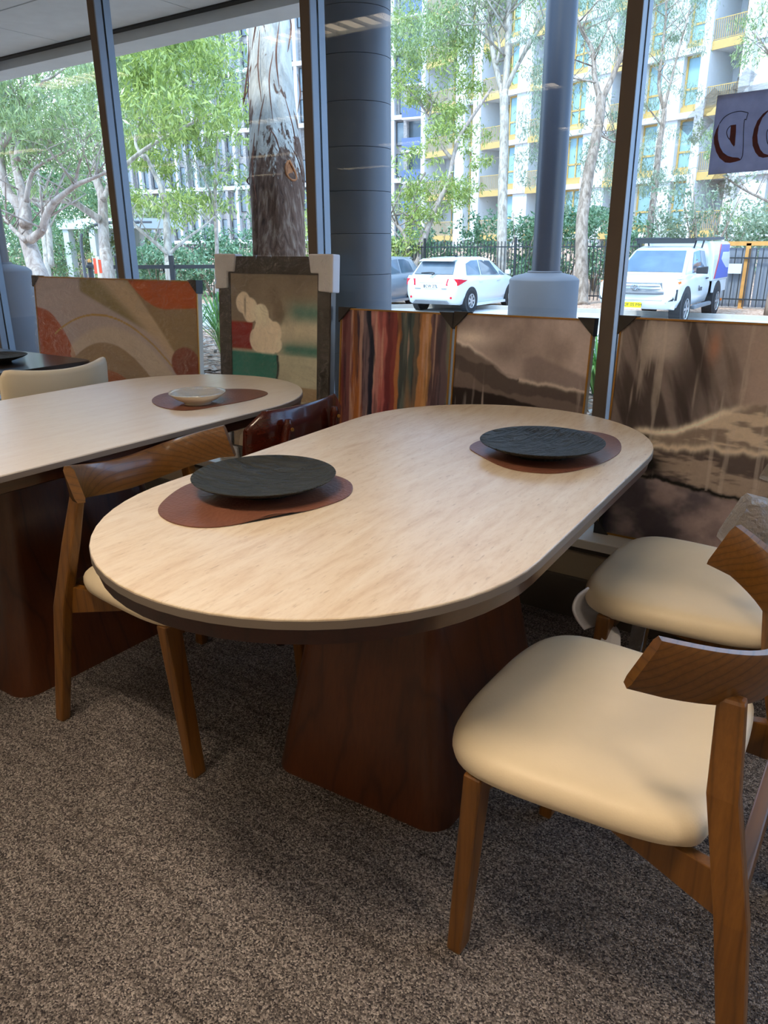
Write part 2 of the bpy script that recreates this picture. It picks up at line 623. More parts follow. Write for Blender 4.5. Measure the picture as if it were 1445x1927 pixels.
TA = R(92.83)
oval_table('oval travertine-topped dining table set with two black plates', (-0.929, 1.507), TA, 0.388, 0.4507, M['stone'], 0.325, 0.247, 0.21, 0.135)
oval_table('pale oval dining table holding a single cream bowl', (-2.18, 1.30), R(90.2), 0.56, 0.447, M['stone2'], 0.325, 0.217, 0.24, 0.135)

# dark square-ended table by the left painting
t = thing('dining_table', 'black oak table edge with a dark plate, behind the ivory chair', 'table', (-3.68, 1.42, 0))
G().loft([[(x, y, z) for x, y in rrect(0.47 - i, 0.815 - i, 0.06, 6)] for z, i in ((0.715, 0.012), (0.722, 0.0), (0.746, 0.0), (0.75, 0.004))]).obj('tabletop', M['dark_table'], t, smooth=30)
for sx in (-1, 1):
    for sy in (-1, 1):
        G().bar((sx * 0.40, sy * 0.72, 0), (sx * 0.40, sy * 0.72, 0.715), 0.05, 0.05, (0, 1, 0), 0.065, 0.065).obj('leg', M['dark_table'], t, bevel=0.004)
for sy in (-1, 1):
    G().box(-0.37, 0.37, sy * 0.72 - 0.012, sy * 0.72 + 0.012, 0.64, 0.715).obj('apron', M['dark_table'], t)

# ================================================================== walnut chairs
SEAT_HALF = [(0.262, 0.0), (0.259, 0.11), (0.240, 0.195), (0.195, 0.243), (0.12, 0.256), (0.0, 0.249), (-0.10, 0.238), (-0.155, 0.221), (-0.182, 0.193), (-0.192, 0.11), (-0.194, 0.0)]


def closed_curve(pts, m=4):
    p = [Vector((a, b, 0)) for a, b in pts]
    n = len(p)
    out = []
    for i in range(n):
        a, b, c, d = p[i - 1], p[i], p[(i + 1) % n], p[(i + 2) % n]
        for k in range(m):
            s = k / m
            q = 0.5 * ((2 * b) + (c - a) * s + (2 * a - 5 * b + 4 * c - d) * s * s + (3 * b - a - 3 * c + d) * s ** 3)
            out.append((q.x, q.y))
    return out


SEAT = closed_curve(SEAT_HALF + [(x, -y) for x, y in reversed(SEAT_HALF[1:-1])], 4)


def seat_mesh(dz=0.0):
    rings = []
    for z, k in ((0.418, 0.90), (0.420, 0.955), (0.428, 0.988), (0.440, 1.0), (0.452, 0.996), (0.462, 0.978), (0.470, 0.945), (0.475, 0.88), (0.479, 0.75), (0.481, 0.5), (0.481, 0.2)):
        rings.append([(0.02 + (x - 0.02) * k, y * k, z + dz) for x, y in SEAT])
    return G().loft(rings)


def back_section(s, grow=0.0):
    """rounded section of the bent backrest at parameter s in -1..1"""
    a = abs(s)
    ly = s * 0.255
    lx = -0.225 + 0.135 * a ** 3
    zt = 0.715 + 0.058 * a * a + grow
    zb = 0.632 + 0.056 * a * a - grow
    dx = 3 * 0.135 * a ** 2 / 0.255 * (1 if s >= 0 else -1)
    n = Vector((1, -dx, 0)).normalized()
    th = 0.012 + grow
    lean = -0.016
    out = []
    for u, w in ((-1, 0.0), (-1, 1.0), (1, 1.0), (1, 0.0)):
        pass
    prof = [(-0.7, 0.0), (-1, 0.12), (-1, 0.5), (-1, 0.88), (-0.6, 1.0), (0.6, 1.0), (1, 0.88), (1, 0.5), (1, 0.12), (0.7, 0.0)]
    for u, w in prof:
        off = n * (u * th)
        out.append((lx + off.x + lean * (w - 0.5), ly + off.y, zb + (zt - zb) * w))
    return out


def back_mesh(grow=0.0):
    sv = [math.sin(math.pi / 2 * k / 16) if False else k / 16 for k in range(-16, 17)]
    rings = []
    for s in sv:
        ring = back_section(s, grow)
        if abs(s) > 0.999:   # slanted ends: the lower corner reaches further forward
            ring = [(x + 0.022 * (1 - (z - 0.688) / 0.085), y, z) for x, y, z in ring]
        rings.append([(x, y * (1 + 4 * grow), z) for x, y, z in ring])
    return G().loft(rings)


def walnut_chair(label, loc, rz):
    t = thing('dining_chair', label, 'chair', (loc[0], loc[1], 0), rz, 'walnut dining chairs')
    seat_mesh().obj('seat', M['cream'], t, smooth=180)
    back_mesh().obj('backrest', M['walnut_back'], t, smooth=50)
    for s in (-1, 1):
        G().bar((0.205, s * 0.215, 0), (0.172, s * 0.225, 0.425), 0.030, 0.040, (0, 1, 0), 0.034, 0.050).obj('leg', M['walnut'], t, bevel=0.007, seg=3)
        g = G()
        prev = None
        pts = [(-0.292, s * 0.262, 0, 0.034, 0.028), (-0.240, s * 0.238, 0.36, 0.046, 0.032), (-0.200, s * 0.212, 0.54, 0.044, 0.030), (-0.186, s * 0.180, 0.676, 0.038, 0.022)]
        rings = [[(x + a * wx / 2, y + b * wy / 2, z) for a, b in ((-1, -1), (1, -1), (1, 1), (-1, 1))] for x, y, z, wx, wy in pts]
        g.loft(rings).obj('leg', M['walnut'], t, bevel=0.006, seg=2)
        # side rail, deeper towards the rear leg
        vs = [(-0.235, s * 0.230, 0.335), (-0.235, s * 0.230, 0.416), (0.165, s * 0.135, 0.416), (0.165, s * 0.135, 0.380), (-0.03, s * 0.181, 0.380)]
        vs2 = [(x, y - s * 0.022, z) for x, y, z in vs]
        G().loft([vs, vs2]).obj('side_rail', M['walnut'], t, bevel=0.002)
    G().bar((-0.238, -0.225, 0.385), (-0.238, 0.225, 0.385), 0.024, 0.06).obj('rear_rail', M['walnut_back'], t, bevel=0.003)
    G().bar((0.165, -0.205, 0.398), (0.165, 0.205, 0.398), 0.022, 0.036).obj('front_rail', M['walnut_back'], t, bevel=0.003)
    return t


chair_a = walnut_chair('walnut chair with curved back, tucked under the travertine table, left side', (-1.50, 1.255), R(0))
chair_c = walnut_chair('nearest walnut chair with cream leather seat, right of the travertine table', (-0.30, 1.19), R(180))
chair_d = walnut_chair('walnut chair with bubble-wrapped back, in front of the dark stormy painting', (-0.315, 1.88), R(180))
# packing left on the third chair
back_mesh(0.010).obj('bubble_wrap', M['bubble'], chair_d, smooth=60)
for s in (-1, 1):
    G().bar((0.207, s * 0.215, 0.04), (0.19, s * 0.221, 0.30), 0.042, 0.056, (0, 1, 0)).obj('leg_wrap', M['bubble'], chair_d, bevel=0.01)
# peeled, curling sheet of foam packing by the front leg
rows = [[(1106, 1104), (1085, 1120), (1076, 1143), (1083, 1165), (1099, 1186)],
        [(1109, 1119), (1095, 1130), (1089, 1146), (1095, 1163), (1110, 1182)],
        [(1122, 1138), (1113, 1147), (1110, 1157), (1116, 1167), (1128, 1178)],
        [(1146, 1170), (1142, 1170), (1139, 1172), (1140, 1176), (1143, 1180)],
        [(1163, 1190), (1156, 1188), (1148, 1187), (1141, 1188), (1134, 1190)],
        [(1166, 1215), (1158, 1222), (1148, 1226), (1138, 1228), (1126, 1226)],
        [(1164, 1240), (1156, 1246), (1146, 1250), (1136, 1252), (1124, 1250)]]
dep = [[1.86, 1.84, 1.83, 1.82, 1.81], [1.90, 1.885, 1.88, 1.87, 1.845], [1.90, 1.895, 1.89, 1.88, 1.86], [1.88, 1.875, 1.87, 1.865, 1.86], [1.85, 1.845, 1.84, 1.84, 1.84], [1.83, 1.825, 1.82, 1.82, 1.82], [1.825, 1.82, 1.815, 1.815, 1.815]]
cl_ = chair_d.location
grid = []
for rr, dd in zip(rows, dep):
    ring = []
    for (px, py), d in zip(rr, dd):
        q = at(px, py, d)
        ring.append((-(q[0] - cl_[0]), -(q[1] - cl_[1]), q[2]))
    grid.append([tuple(v) for v in catmull(ring, 4)])
cols = list(zip(*grid))
cols = [[tuple(v) for v in catmull(c, 4)] for c in cols]
o = G().loft(cols, cap=False, closed=False).obj('foam_flap', M['white_foam'], chair_d, smooth=180)
md = o.modifiers.new('thickness', 'SOLIDIFY')
md.thickness = 0.005

# ================================================================== dark mahogany chair seen from behind
b = thing('dining_chair', 'dark mahogany chair with bent plywood back, between the two oval tables', 'chair', (-1.82, 1.86, 0), R(180))
rings = []
for k in range(-12, 13):
    s = k / 12
    ly = s * 0.235
    lx = -0.235 + 0.055 * s * s
    zt = 0.782 - 0.03 * max(0, abs(s) - 0.75) / 0.25 * 1.6
    zb = 0.60 + 0.03 * max(0, abs(s) - 0.75) / 0.25
    rings.append([(lx - 0.008, ly, zb + 0.006), (lx - 0.020, ly, zt - 0.008), (lx - 0.014, ly, zt), (lx - 0.006, ly, zt), (lx - 0.002, ly, zt - 0.008), (lx + 0.010, ly, zb + 0.006), (lx + 0.006, ly, zb), (lx - 0.004, ly, zb)])
G().loft(rings).obj('backrest', M['mahogany'], b, smooth=50)
for s in (-1, 1):
    rings = []
    for x, y, z, w in ((-0.255, s * 0.20, 0, 0.028), (-0.225, s * 0.17, 0.42, 0.034), (-0.246, s * 0.13, 0.64, 0.028), (-0.262, s * 0.118, 0.735, 0.026), (-0.263, s * 0.118, 0.752, 0.016)):
        rings.append([(x + 0.6 * w * math.cos(2 * math.pi * k / 10), y + 0.6 * w * math.sin(2 * math.pi * k / 10), z) for k in range(10)])
    po = G().loft(rings).obj('rear_post', M['mahogany'], b, smooth=50)
    G().disc((-0.279, s * 0.118, 0.722), (1, 0, 0), 0.006, 10, 0.004).obj('screw_cap', M['gold'], po)
    G().bar((0.19, s * 0.19, 0), (0.17, s * 0.18, 0.43), 0.028, 0.028, (0, 1, 0), 0.036, 0.036).obj('leg', M['mahogany'], b, bevel=0.005)
    G().bar((-0.22, s * 0.172, 0.40), (0.17, s * 0.18, 0.40), 0.02, 0.05).obj('side_rail', M['mahogany'], b)
so = seat_mesh(-0.005).obj('seat', M['mahogany'], b, smooth=180)

# ================================================================== ivory upholstered chair at the dark table
e = thing('dining_chair', 'ivory leather chair back seen over the pale oval table', 'chair', (-3.02, 1.81, 0), R(180))
rings = []
for k in range(-14, 15):
    s = k / 14
    ly = s * 0.238
    lx = -0.205 + 0.075 * abs(s) ** 2.2
    r_ = max(0.0, (abs(s) - 0.86) / 0.14)
    zt = 0.800 + 0.022 * s * s - 0.03 * r_ ** 3
    zb = 0.50
    th = 0.022 - 0.012 * r_ ** 3
    rings.append([(lx - th * 0.7, ly, zb), (lx - th - 0.012, ly, (zb + zt) / 2), (lx - th - 0.022, ly, zt - 0.02), (lx - 0.6 * th - 0.026, ly, zt - 0.004), (lx - 0.024, ly, zt),
                  (lx + 0.6 * th - 0.022, ly, zt - 0.004), (lx + th - 0.02, ly, zt - 0.02), (lx + th - 0.01, ly, (zb + zt) / 2), (lx + th * 0.7, ly, zb)])
G().loft(rings).obj('backrest', M['cream2'], e, smooth=70)
seat_mesh().obj('seat', M['cream2'], e, smooth=180)
for s in (-1, 1):
    G().bar((-0.25, s * 0.22, 0), (-0.20, s * 0.19, 0.52), 0.024, 0.024, (0, 1, 0), 0.034, 0.034).obj('leg', M['dark_table'], e, bevel=0.004)
    G().bar((0.20, s * 0.21, 0), (0.17, s * 0.20, 0.425), 0.024, 0.024, (0, 1, 0), 0.034, 0.034).obj('leg', M['dark_table'], e, bevel=0.004)

# ================================================================== place mats and tableware


def placemat(label, pts, z=0.7502, curl=None):
    cx = sum(p[0] for p in pts) / len(pts)
    cy = sum(p[1] for p in pts) / len(pts)
    t = thing('placemat', label, 'placemat', (cx, cy, z))
    out = closed_curve([(x - cx, y - cy) for x, y in pts], 6)

    def ring(k, zz):
        rr = []
        for x, y in out:
            dz = 0
            if curl:
                dd = math.hypot(x - curl[0] + cx, y - curl[1] + cy)
                dz = 0.010 * max(0, 1 - dd / 0.09) ** 1.5
            rr.append((x * k, y * k, zz + dz))
        return rr
    G().loft([ring(0.99, 0.0), ring(1.0, 0.0006)]).obj('backing', M['black_felt'], t)
    G().loft([ring(1.0, 0.0006), ring(1.0, 0.0024), ring(0.985, 0.0030)]).obj('leather_face', M['mat_leather'], t, smooth=40)
    return t


placemat('tan leather placemat with a lifted edge, at the near end of the travertine table',
         [(-1.205, 0.94), (-1.123, 0.914), (-1.047, 0.94), (-0.99, 1.035), (-0.949, 1.143), (-0.945, 1.24), (-1.0, 1.32), (-1.09, 1.345), (-1.20, 1.31), (-1.285, 1.22), (-1.30, 1.11), (-1.262, 1.01)], curl=(-0.985, 1.045))
placemat('tan leather placemat at the window end of the travertine table',
         [(-0.927, 1.757), (-0.87, 1.697), (-0.744, 1.621), (-0.634, 1.651), (-0.579, 1.786), (-0.576, 1.93), (-0.63, 2.06), (-0.71, 2.10), (-0.80, 2.06), (-0.88, 1.96), (-0.93, 1.85)])
placemat('tan leather placemat under the cream bowl on the pale table',
         [(-2.175, 1.724), (-2.056, 1.657), (-1.933, 1.664), (-1.894, 1.794), (-1.881, 1.936), (-1.912, 2.036), (-2.005, 2.066), (-2.097, 2.02), (-2.18, 1.93), (-2.233, 1.83)])


def black_plate(label, x, y, z, rz, r=0.158):
    t = thing('dinner_plate', label, 'plate', (x, y, z), rz, 'black stoneware plates')
    k = r / 0.158
    prof = [(0.070, 0.0), (0.074, 0.0), (0.076, 0.006), (0.10, 0.013), (0.135, 0.024), (0.156, 0.034), (0.158, 0.0365), (0.156, 0.0375), (0.135, 0.029), (0.10, 0.0215), (0.06, 0.0175), (0.02, 0.0165)]
    G().lathe([(a * k, b * k) for a, b in prof], 56).obj('plate_body', M['slate'], t, smooth=60)
    return t


black_plate('black textured plate nearest the camera, on the near placemat', -1.122, 1.168, 0.7535, R(20))
black_plate('black textured plate at the window end of the travertine table', -0.735, 1.785, 0.7535, R(75))
black_plate('dark plate on the black oak table at the left edge', -3.53, 1.93, 0.751, R(10), 0.14)
t = thing('bowl', 'shallow cream bowl under cling film on the pale table', 'bowl', (-1.985, 1.765, 0.7535))
G().lathe([(0.040, 0), (0.046, 0), (0.047, 0.006), (0.070, 0.016), (0.092, 0.032), (0.0955, 0.0375), (0.0935, 0.0385), (0.086, 0.034), (0.064, 0.022), (0.03, 0.016), (0.01, 0.0155)], 48).obj('bowl_body', M['ivory_glaze'], t, smooth=60)
G().lathe([(0.0962, 0.036), (0.0955, 0.0405), (0.07, 0.0345), (0.035, 0.031), (0.01, 0.030)], 48).obj('cling_film', film_mat('cling_film', 0.03, (0.9, 0.9, 0.9), (60, 20, 20), 1.0, 0.14, 0.08), t, smooth=180)

# ================================================================== wrapped paintings on the sill


def canvas_mat(name):
    t = NT(name)
    at_ = t.n('VertexColor', layer_name='paint')
    v = t.coords()
    weave = t.noise(v, 420, 2)
    br = t.noise(t.coords((30, 30, 30)), 2.0, 5, 0.65, 0.8)
    c = t.mix(0.30, at_.outputs['Color'], t.ramp(br, [(0.3, (0.72, 0.72, 0.72)), (0.7, (1.2, 1.2, 1.2))]), 'MULTIPLY')
    return t.bsdf(c, 0.55, 0, t.bump(weave, 0.15, 0.002), spec=0.3)


def smooth(a, b, x):
    t_ = np.clip((x - a) / (b - a), 0, 1)
    return t_ * t_ * (3 - 2 * t_)


def blend(img, mask, col):
    m = np.clip(mask, 0, 1)[..., None]
    return img * (1 - m) + np.array(hexc(col) if isinstance(col, str) else col) * m


def art_terracotta(s, t):
    w = 0.012 * (fbm(s * 6, t * 6, 3) - 0.5)
    s = s + w
    img = np.ones(s.shape + (3,)) * np.array(hexc('8f7a70'))
    img = blend(img, smooth(0.0, 0.03, t - (0.90 - 0.55 * (s - 0.32))) * smooth(0.30, 0.33, s), '75603f')
    # pale sweep falling from upper middle to lower right
    band = np.exp(-((t - (1.02 - 1.05 * (s - 0.50) - 0.25 * (s - 0.5) ** 2)) / 0.10) ** 4)
    img = blend(img, band * 0.9, '9d8164')
    img = blend(img, smooth(-0.01, 0.01, (s - 0.62) - 0.18 * (1 - t) / 0.3) * smooth(0, 0.02, t - 0.40), '7a5f41')
    # burnt orange cloud top right
    d = t - (0.835 + 0.9 * (s - 0.83) ** 2 * (s < 0.83) * 4.0 + 0.10 * (s - 0.83) * (s > 0.83))
    img = blend(img, smooth(-0.004, 0.006, d) * (s > 0.6), '94491a')
    # rust field at left
    d = (0.80 - 0.2 * s - 6.2 * np.maximum(0, s - 0.05) ** 2) - t
    img = blend(img, smooth(-0.004, 0.006, d) * (s < 0.34), '83401f')
    # big beige arch
    arch = 0.62 - 2.0 * (s - 0.50) ** 2
    d = arch + 0.11 - t
    img = blend(img, smooth(0, 0.05, d) * (t < 0.78) * (s > 0.22) * (s < 0.92) * 0.55, 'a38c70')
    arch2 = 0.60 - 2.6 * (s - 0.46) ** 2
    img = blend(img, smooth(-0.003, 0.006, arch2 - t) * (s > 0.2), '7d6248')
    img = blend(img, smooth(-0.003, 0.006, 0.42 - 2.8 * (s - 0.46) ** 2 - t), '864f30')
    d = np.abs(t - (0.775 - 1.55 * (s - 0.43) ** 2))
    img = blend(img, (1 - smooth(0.004, 0.009, d)) * (s > 0.12) * (t > 0.35), '8d6a33')
    d = np.hypot((s - 0.93) * 1.3, (t - 0.52)) - 0.10
    img = blend(img, 1 - smooth(-0.005, 0.005, d), '6e3d2b')
    return img


def art_clouds(s, t):
    n = fbm(s * 5, t * 5, 9)
    st = fbm(s * 3, t * 26, 4)
    img = np.ones(s.shape + (3,)) * np.array(hexc('7a6a53'))
    img = blend(img, smooth(0.78, 0.55, t) * (0.4 + 0.6 * st), '9c8f72')
    img = blend(img, smooth(0.55, 0.75, s) * smooth(0.9, 0.72, t) * smooth(0.45, 0.6, t) * (0.5 + 0.8 * (n - 0.3)), '5f7460')
    img = blend(img, smooth(0.50, 0.62, s + 0.3 * (n - .5)) * np.exp(-((t - 0.72) / 0.10) ** 2), 'b09f80')
    img = blend(img, smooth(0.60, 0.8, s) * np.exp(-((t - 0.80) / 0.05) ** 2) * 0.8, '566f5c')
    img = blend(img, smooth(0.52, 0.7, s) * np.exp(-((t - 0.60) / 0.03) ** 2) * 0.85, '4f6b58')
    img = blend(img, smooth(0.0, 0.02, 0.27 - s + 0.06 * (n - .5)) * smooth(0, 0.02, t - 0.57) * smooth(0, 0.02, 0.745 - t), '80452b')
    for cx, cy, r in ((0.15, 0.84, 0.085), (0.24, 0.80, 0.10), (0.36, 0.78, 0.10), (0.40, 0.70, 0.12), (0.50, 0.68, 0.10), (0.33, 0.64, 0.10), (0.44, 0.61, 0.10), (0.54, 0.62, 0.07)):
        d = np.hypot(s - cx, (t - cy) * 1.5) + 0.05 * (n - 0.5) - r
        img = blend(img, 1 - smooth(-0.008, 0.006, d), 'c3ad8e')
    img = blend(img, np.exp(-((s - 0.17) / 0.012) ** 2) * smooth(0.74, 0.80, t) * smooth(0.89, 0.85, t), '8b7a60')
    edge = 0.55 + 0.07 * (fbm(s * 2, t * 14, 5) - 0.5)
    left = smooth(0.004, -0.004, s - edge)
    img = blend(img, left * smooth(0.0, 0.02, 0.575 - t) * smooth(0, 0.05, t - 0.36), np.array(hexc('3f6a55')) * (0.8 + 0.5 * st[..., None]) if False else '436b57')
    img = blend(img, left * smooth(0.02, 0.0, t - 0.36), 'a8957a')
    right = 1 - left
    img = blend(img, right * smooth(0, 0.02, 0.575 - t) * smooth(0, 0.02, t - 0.38) * (0.6 + 0.5 * st), 'a79b7d')
    img = blend(img, right * smooth(0, 0.01, 0.40 - t) * smooth(0, 0.01, t - 0.31), '8d7656')
    img = blend(img, smooth(0, 0.01, s - 0.61) * smooth(0, 0.01, 0.78 - s) * smooth(0, 0.01, 0.375 - t) * smooth(0, 0.01, t - 0.335), '6c3b2a')
    img = blend(img, right * smooth(0, 0.02, 0.31 - t) * smooth(0.0, 0.03, t - 0.16), '4c6a55')
    img = blend(img, smooth(0, 0.02, 0.17 + 0.05 * (n - .5) - t), 'a28b6c')
    img = blend(img, smooth(0.0, 0.02, 0.17 - t) * (n > 0.52), '8b7558')
    img = blend(img, np.exp(-((s - edge) / 0.012) ** 2) * (t < 0.56) * (t > 0.40), '26392f')
    img = blend(img, np.exp(-((s - edge) / 0.014) ** 2) * (t < 0.40), 'c9b695')
    return img * (0.85 + 0.3 * n[..., None])


def art_streaks(s, t):
    wob = 0.10 * (fbm(s * 3, t * 3.0, 21) - 0.5) + 0.05 * (fbm(s * 9, t * 8, 22) - 0.5)
    u = s + wob
    stops = [(0.0, '5c2f2c'), (0.07, '6b3f38'), (0.13, '8a4f2c'), (0.18, '57363a'), (0.24, '6d5350'), (0.29, '3a2a2e'), (0.335, 'a0675a'), (0.40, '9d5348'), (0.455, '6a302c'), (0.51, '7a3a30'), (0.545, '9c6138'), (0.58, '5d564a'), (0.66, '4d4a42'), (0.70, '66503f'), (0.74, 'a06a40'), (0.80, 'a97547'), (0.85, '6b4a44'), (0.93, '604845'), (1.0, '6c6050')]
    xs = np.array([p for p, _ in stops])
    cs = np.array([hexc(c) for _, c in stops])
    # hard-ish edges between the bands
    idx = np.clip(np.searchsorted(xs, u) - 1, 0, len(xs) - 2)
    f = (u - xs[idx]) / (xs[idx + 1] - xs[idx])
    f = smooth(0.45, 0.75, f)[..., None]
    img = cs[idx] * (1 - f) + cs[idx + 1] * f
    # flames rising from the foot
    fl_ = smooth(0.35, -0.15, t - 0.9 * vnoise(s * 16, t * 2.0, 5) + 0.15)
    img = blend(img, fl_ * smooth(0.30, 0.18, s) * 0.9, 'a45e26')
    img = blend(img, fl_ * smooth(0.60, 0.68, s) * smooth(0.92, 0.8, s) * 0.8, 'b4733b')
    img = blend(img, smooth(0.55, 0.7, fbm(s * 26, t * 3, 31)) * 0.5, '2f2224')
    img = blend(img, smooth(0.62, 0.72, fbm(s * 30, t * 2.4, 37)) * 0.5, 'b58b72')
    img = blend(img, smooth(0.3, 0.0, t) * smooth(0.95, 0.8, s) * smooth(0.86, 0.92, s + .05), '6f6a52')
    return img


def ridge_mask(s, t, pts_, seed, rough=0.02, soft=0.006):
    """1 below a rough painted ridge line given as (s, t) points"""
    y = np.interp(s, [p[0] for p in pts_], [p[1] for p in pts_])
    y = y + rough * (fbm(s * 18, t * 6, seed) - 0.5) * 2
    return smooth(soft, -soft, t - y), t - y


def art_mist(s, t):
    n = fbm(s * 3, t * 4, 41)
    br = fbm(s * 20, t * 2.2, 44)
    img = np.ones(s.shape + (3,)) * np.array(hexc('8b7769'))
    img = blend(img, smooth(0.4, 0.75, n) * 0.8, '6a584c')
    img = blend(img, np.exp(-(((s - 0.40) / 0.16) ** 2 + ((t - 0.83) / 0.07) ** 2)) * 0.75, '5d4d43')
    img = blend(img, np.exp(-(((s - 0.12) / 0.14) ** 2 + ((t - 0.885) / 0.035) ** 2)) * 0.9, 'a9947f')
    m, d = ridge_mask(s, t, [(0, 0.86), (0.1, 0.845), (0.2, 0.81), (0.3, 0.77), (0.42, 0.72), (0.6, 0.70), (1, 0.70)], 45, 0.012)
    img = blend(img, m * smooth(0.55, 0.25, s), '57483e')
    img = blend(img, np.exp(-(d / 0.010) ** 2) * smooth(0.4, 0.1, s) * 0.6, 'b5a08b')
    m, d = ridge_mask(s, t, [(0, 0.70), (0.5, 0.80), (0.62, 0.82), (0.8, 0.785), (1, 0.735)], 46, 0.012, 0.015)
    img = blend(img, m * smooth(0.45, 0.62, s) * 0.8, '64534a')
    m, d = ridge_mask(s, t, [(0, 0.80), (0.13, 0.765), (0.31, 0.755), (0.40, 0.705), (0.6, 0.69), (1, 0.67)], 47, 0.014)
    img = blend(img, m, '463931')
    img = blend(img, np.exp(-(d / 0.009) ** 2) * (n > 0.42) * 0.7, 'a38e7a')
    m, d = ridge_mask(s, t, [(0, 0.72), (0.12, 0.70), (0.25, 0.65), (0.45, 0.62), (0.8, 0.625), (1, 0.60)], 48, 0.016)
    img = blend(img, m * 0.7, '5c4b40')
    m, d = ridge_mask(s, t, [(0, 0.625), (0.3, 0.615), (0.45, 0.60), (1, 0.52)], 49, 0.012)
    img = blend(img, m, '2d231e')
    m, d = ridge_mask(s, t, [(0, 0.52), (0.5, 0.47), (1, 0.40)], 50, 0.03)
    img = blend(img, m, '65544a')
    img = blend(img, smooth(0.60, 0.74, br) * 0.45 * smooth(0.78, 0.6, t), '9c8776')
    return img


def art_storm(s, t):
    n = fbm(s * 3, t * 3, 51)
    dg = fbm((s * 0.9 + t * 0.5) * 14, (t - s * 0.3) * 2.2, 55)
    hz = fbm(s * 5, t * 26, 57)
    br = fbm(s * 26, t * 2.2, 58)
    img = np.ones(s.shape + (3,)) * np.array(hexc('65554a'))
    img = blend(img, smooth(0.42, 0.68, dg) * 0.85, '3b2f28')
    img = blend(img, smooth(0.50, 0.85, s + 0.35 * (n - .5)) * smooth(0.50, 0.72, t) * 0.85, '87705f')
    img = blend(img, np.exp(-(((s - 0.27) / 0.11) ** 4 + ((t - 0.91) / 0.08) ** 4)) * 0.8, '8f7d6d')
    img = blend(img, np.exp(-(((s - 0.57) / 0.035) ** 2 + ((t - 0.90) / 0.06) ** 2)) * 0.7, '8d5f47')
    img = blend(img, np.exp(-(((s - 0.46) / 0.10) ** 2 + ((t - 0.75) / 0.16) ** 2)) * 0.8, '382c26')
    img = blend(img, np.exp(-(((s - 0.10) / 0.08) ** 2 + ((t - 0.62) / 0.18) ** 2)) * 0.7, '3a2e27')
    m, d = ridge_mask(s, t, [(0, 0.44), (0.15, 0.495), (0.30, 0.515), (0.42, 0.525), (0.54, 0.57), (0.66, 0.62), (0.78, 0.66), (1, 0.70)], 61, 0.014)
    img = blend(img, m * smooth(0.10, 0.2, s), '6d5a4a')
    img = blend(img, m * smooth(0.10, 0.2, s) * smooth(0.45, 0.62, hz) * 0.9, '9c856b')
    img = blend(img, np.exp(-(d / 0.016) ** 2) * smooth(0.12, 0.22, s) * smooth(0.9, 0.6, s), 'b09a7f')
    img = blend(img, np.exp(-(((s - 0.22) / 0.075) ** 2 + ((t - 0.482) / 0.017) ** 2)) * 1.0, '120d0b')
    m, d = ridge_mask(s, t, [(0, 0.42), (0.2, 0.455), (0.4, 0.44), (0.6, 0.465), (0.8, 0.47), (1, 0.48)], 62, 0.018)
    img = blend(img, m * smooth(0.04, 0.10, s), '4d3f36')
    img = blend(img, np.exp(-(d / 0.014) ** 2) * smooth(0.15, 0.25, s), 'a08a70')
    img = blend(img, m * smooth(0.5, 0.66, hz) * 0.7, '8a745f')
    img = blend(img, np.exp(-(((s - 0.27) / 0.11) ** 2 + ((t - 0.36) / 0.05) ** 2)) * 0.95, '1c1512')
    m, d = ridge_mask(s, t, [(0, 0.30), (0.2, 0.285), (0.35, 0.30), (0.5, 0.27), (0.75, 0.26), (1, 0.25)], 63, 0.014)
    img = blend(img, m, '4b3f3b')
    img = blend(img, np.exp(-((d - 0.012) / 0.010) ** 2), '1f1815')
    img = blend(img, m * smooth(0.35, 0.8, n + 0.25 * (s - 0.4)) * 0.8, '755f54')
    img = blend(img, m * smooth(0.45, 0.8, fbm(s * 5, t * 9, 66)) * 0.6, '8b7365')
    img = blend(img, smooth(0.16, 0.0, s) * smooth(0.45, 0.25, t), '241d1b')
    img = blend(img, smooth(0.58, 0.74, br) * 0.4 * (t > 0.28), '93806d')
    return img


def corner(sx, sz, w, h, size, dep):
    """black cardboard corner: a triangle folded over the front, wrapping the edge"""
    x = sx * w / 2
    z = 0 if sz < 0 else h
    e = 0.004
    a = (x + sx * e, z + sz * e)
    b_ = (x - sx * size, z + sz * e)
    c_ = (x + sx * e, z - sz * size)
    tri = [a, b_, c_] if sx * sz > 0 else [a, c_, b_]
    return G().loft([[(p, -0.0075, q) for p, q in tri], [(p, dep, q) for p, q in tri]])


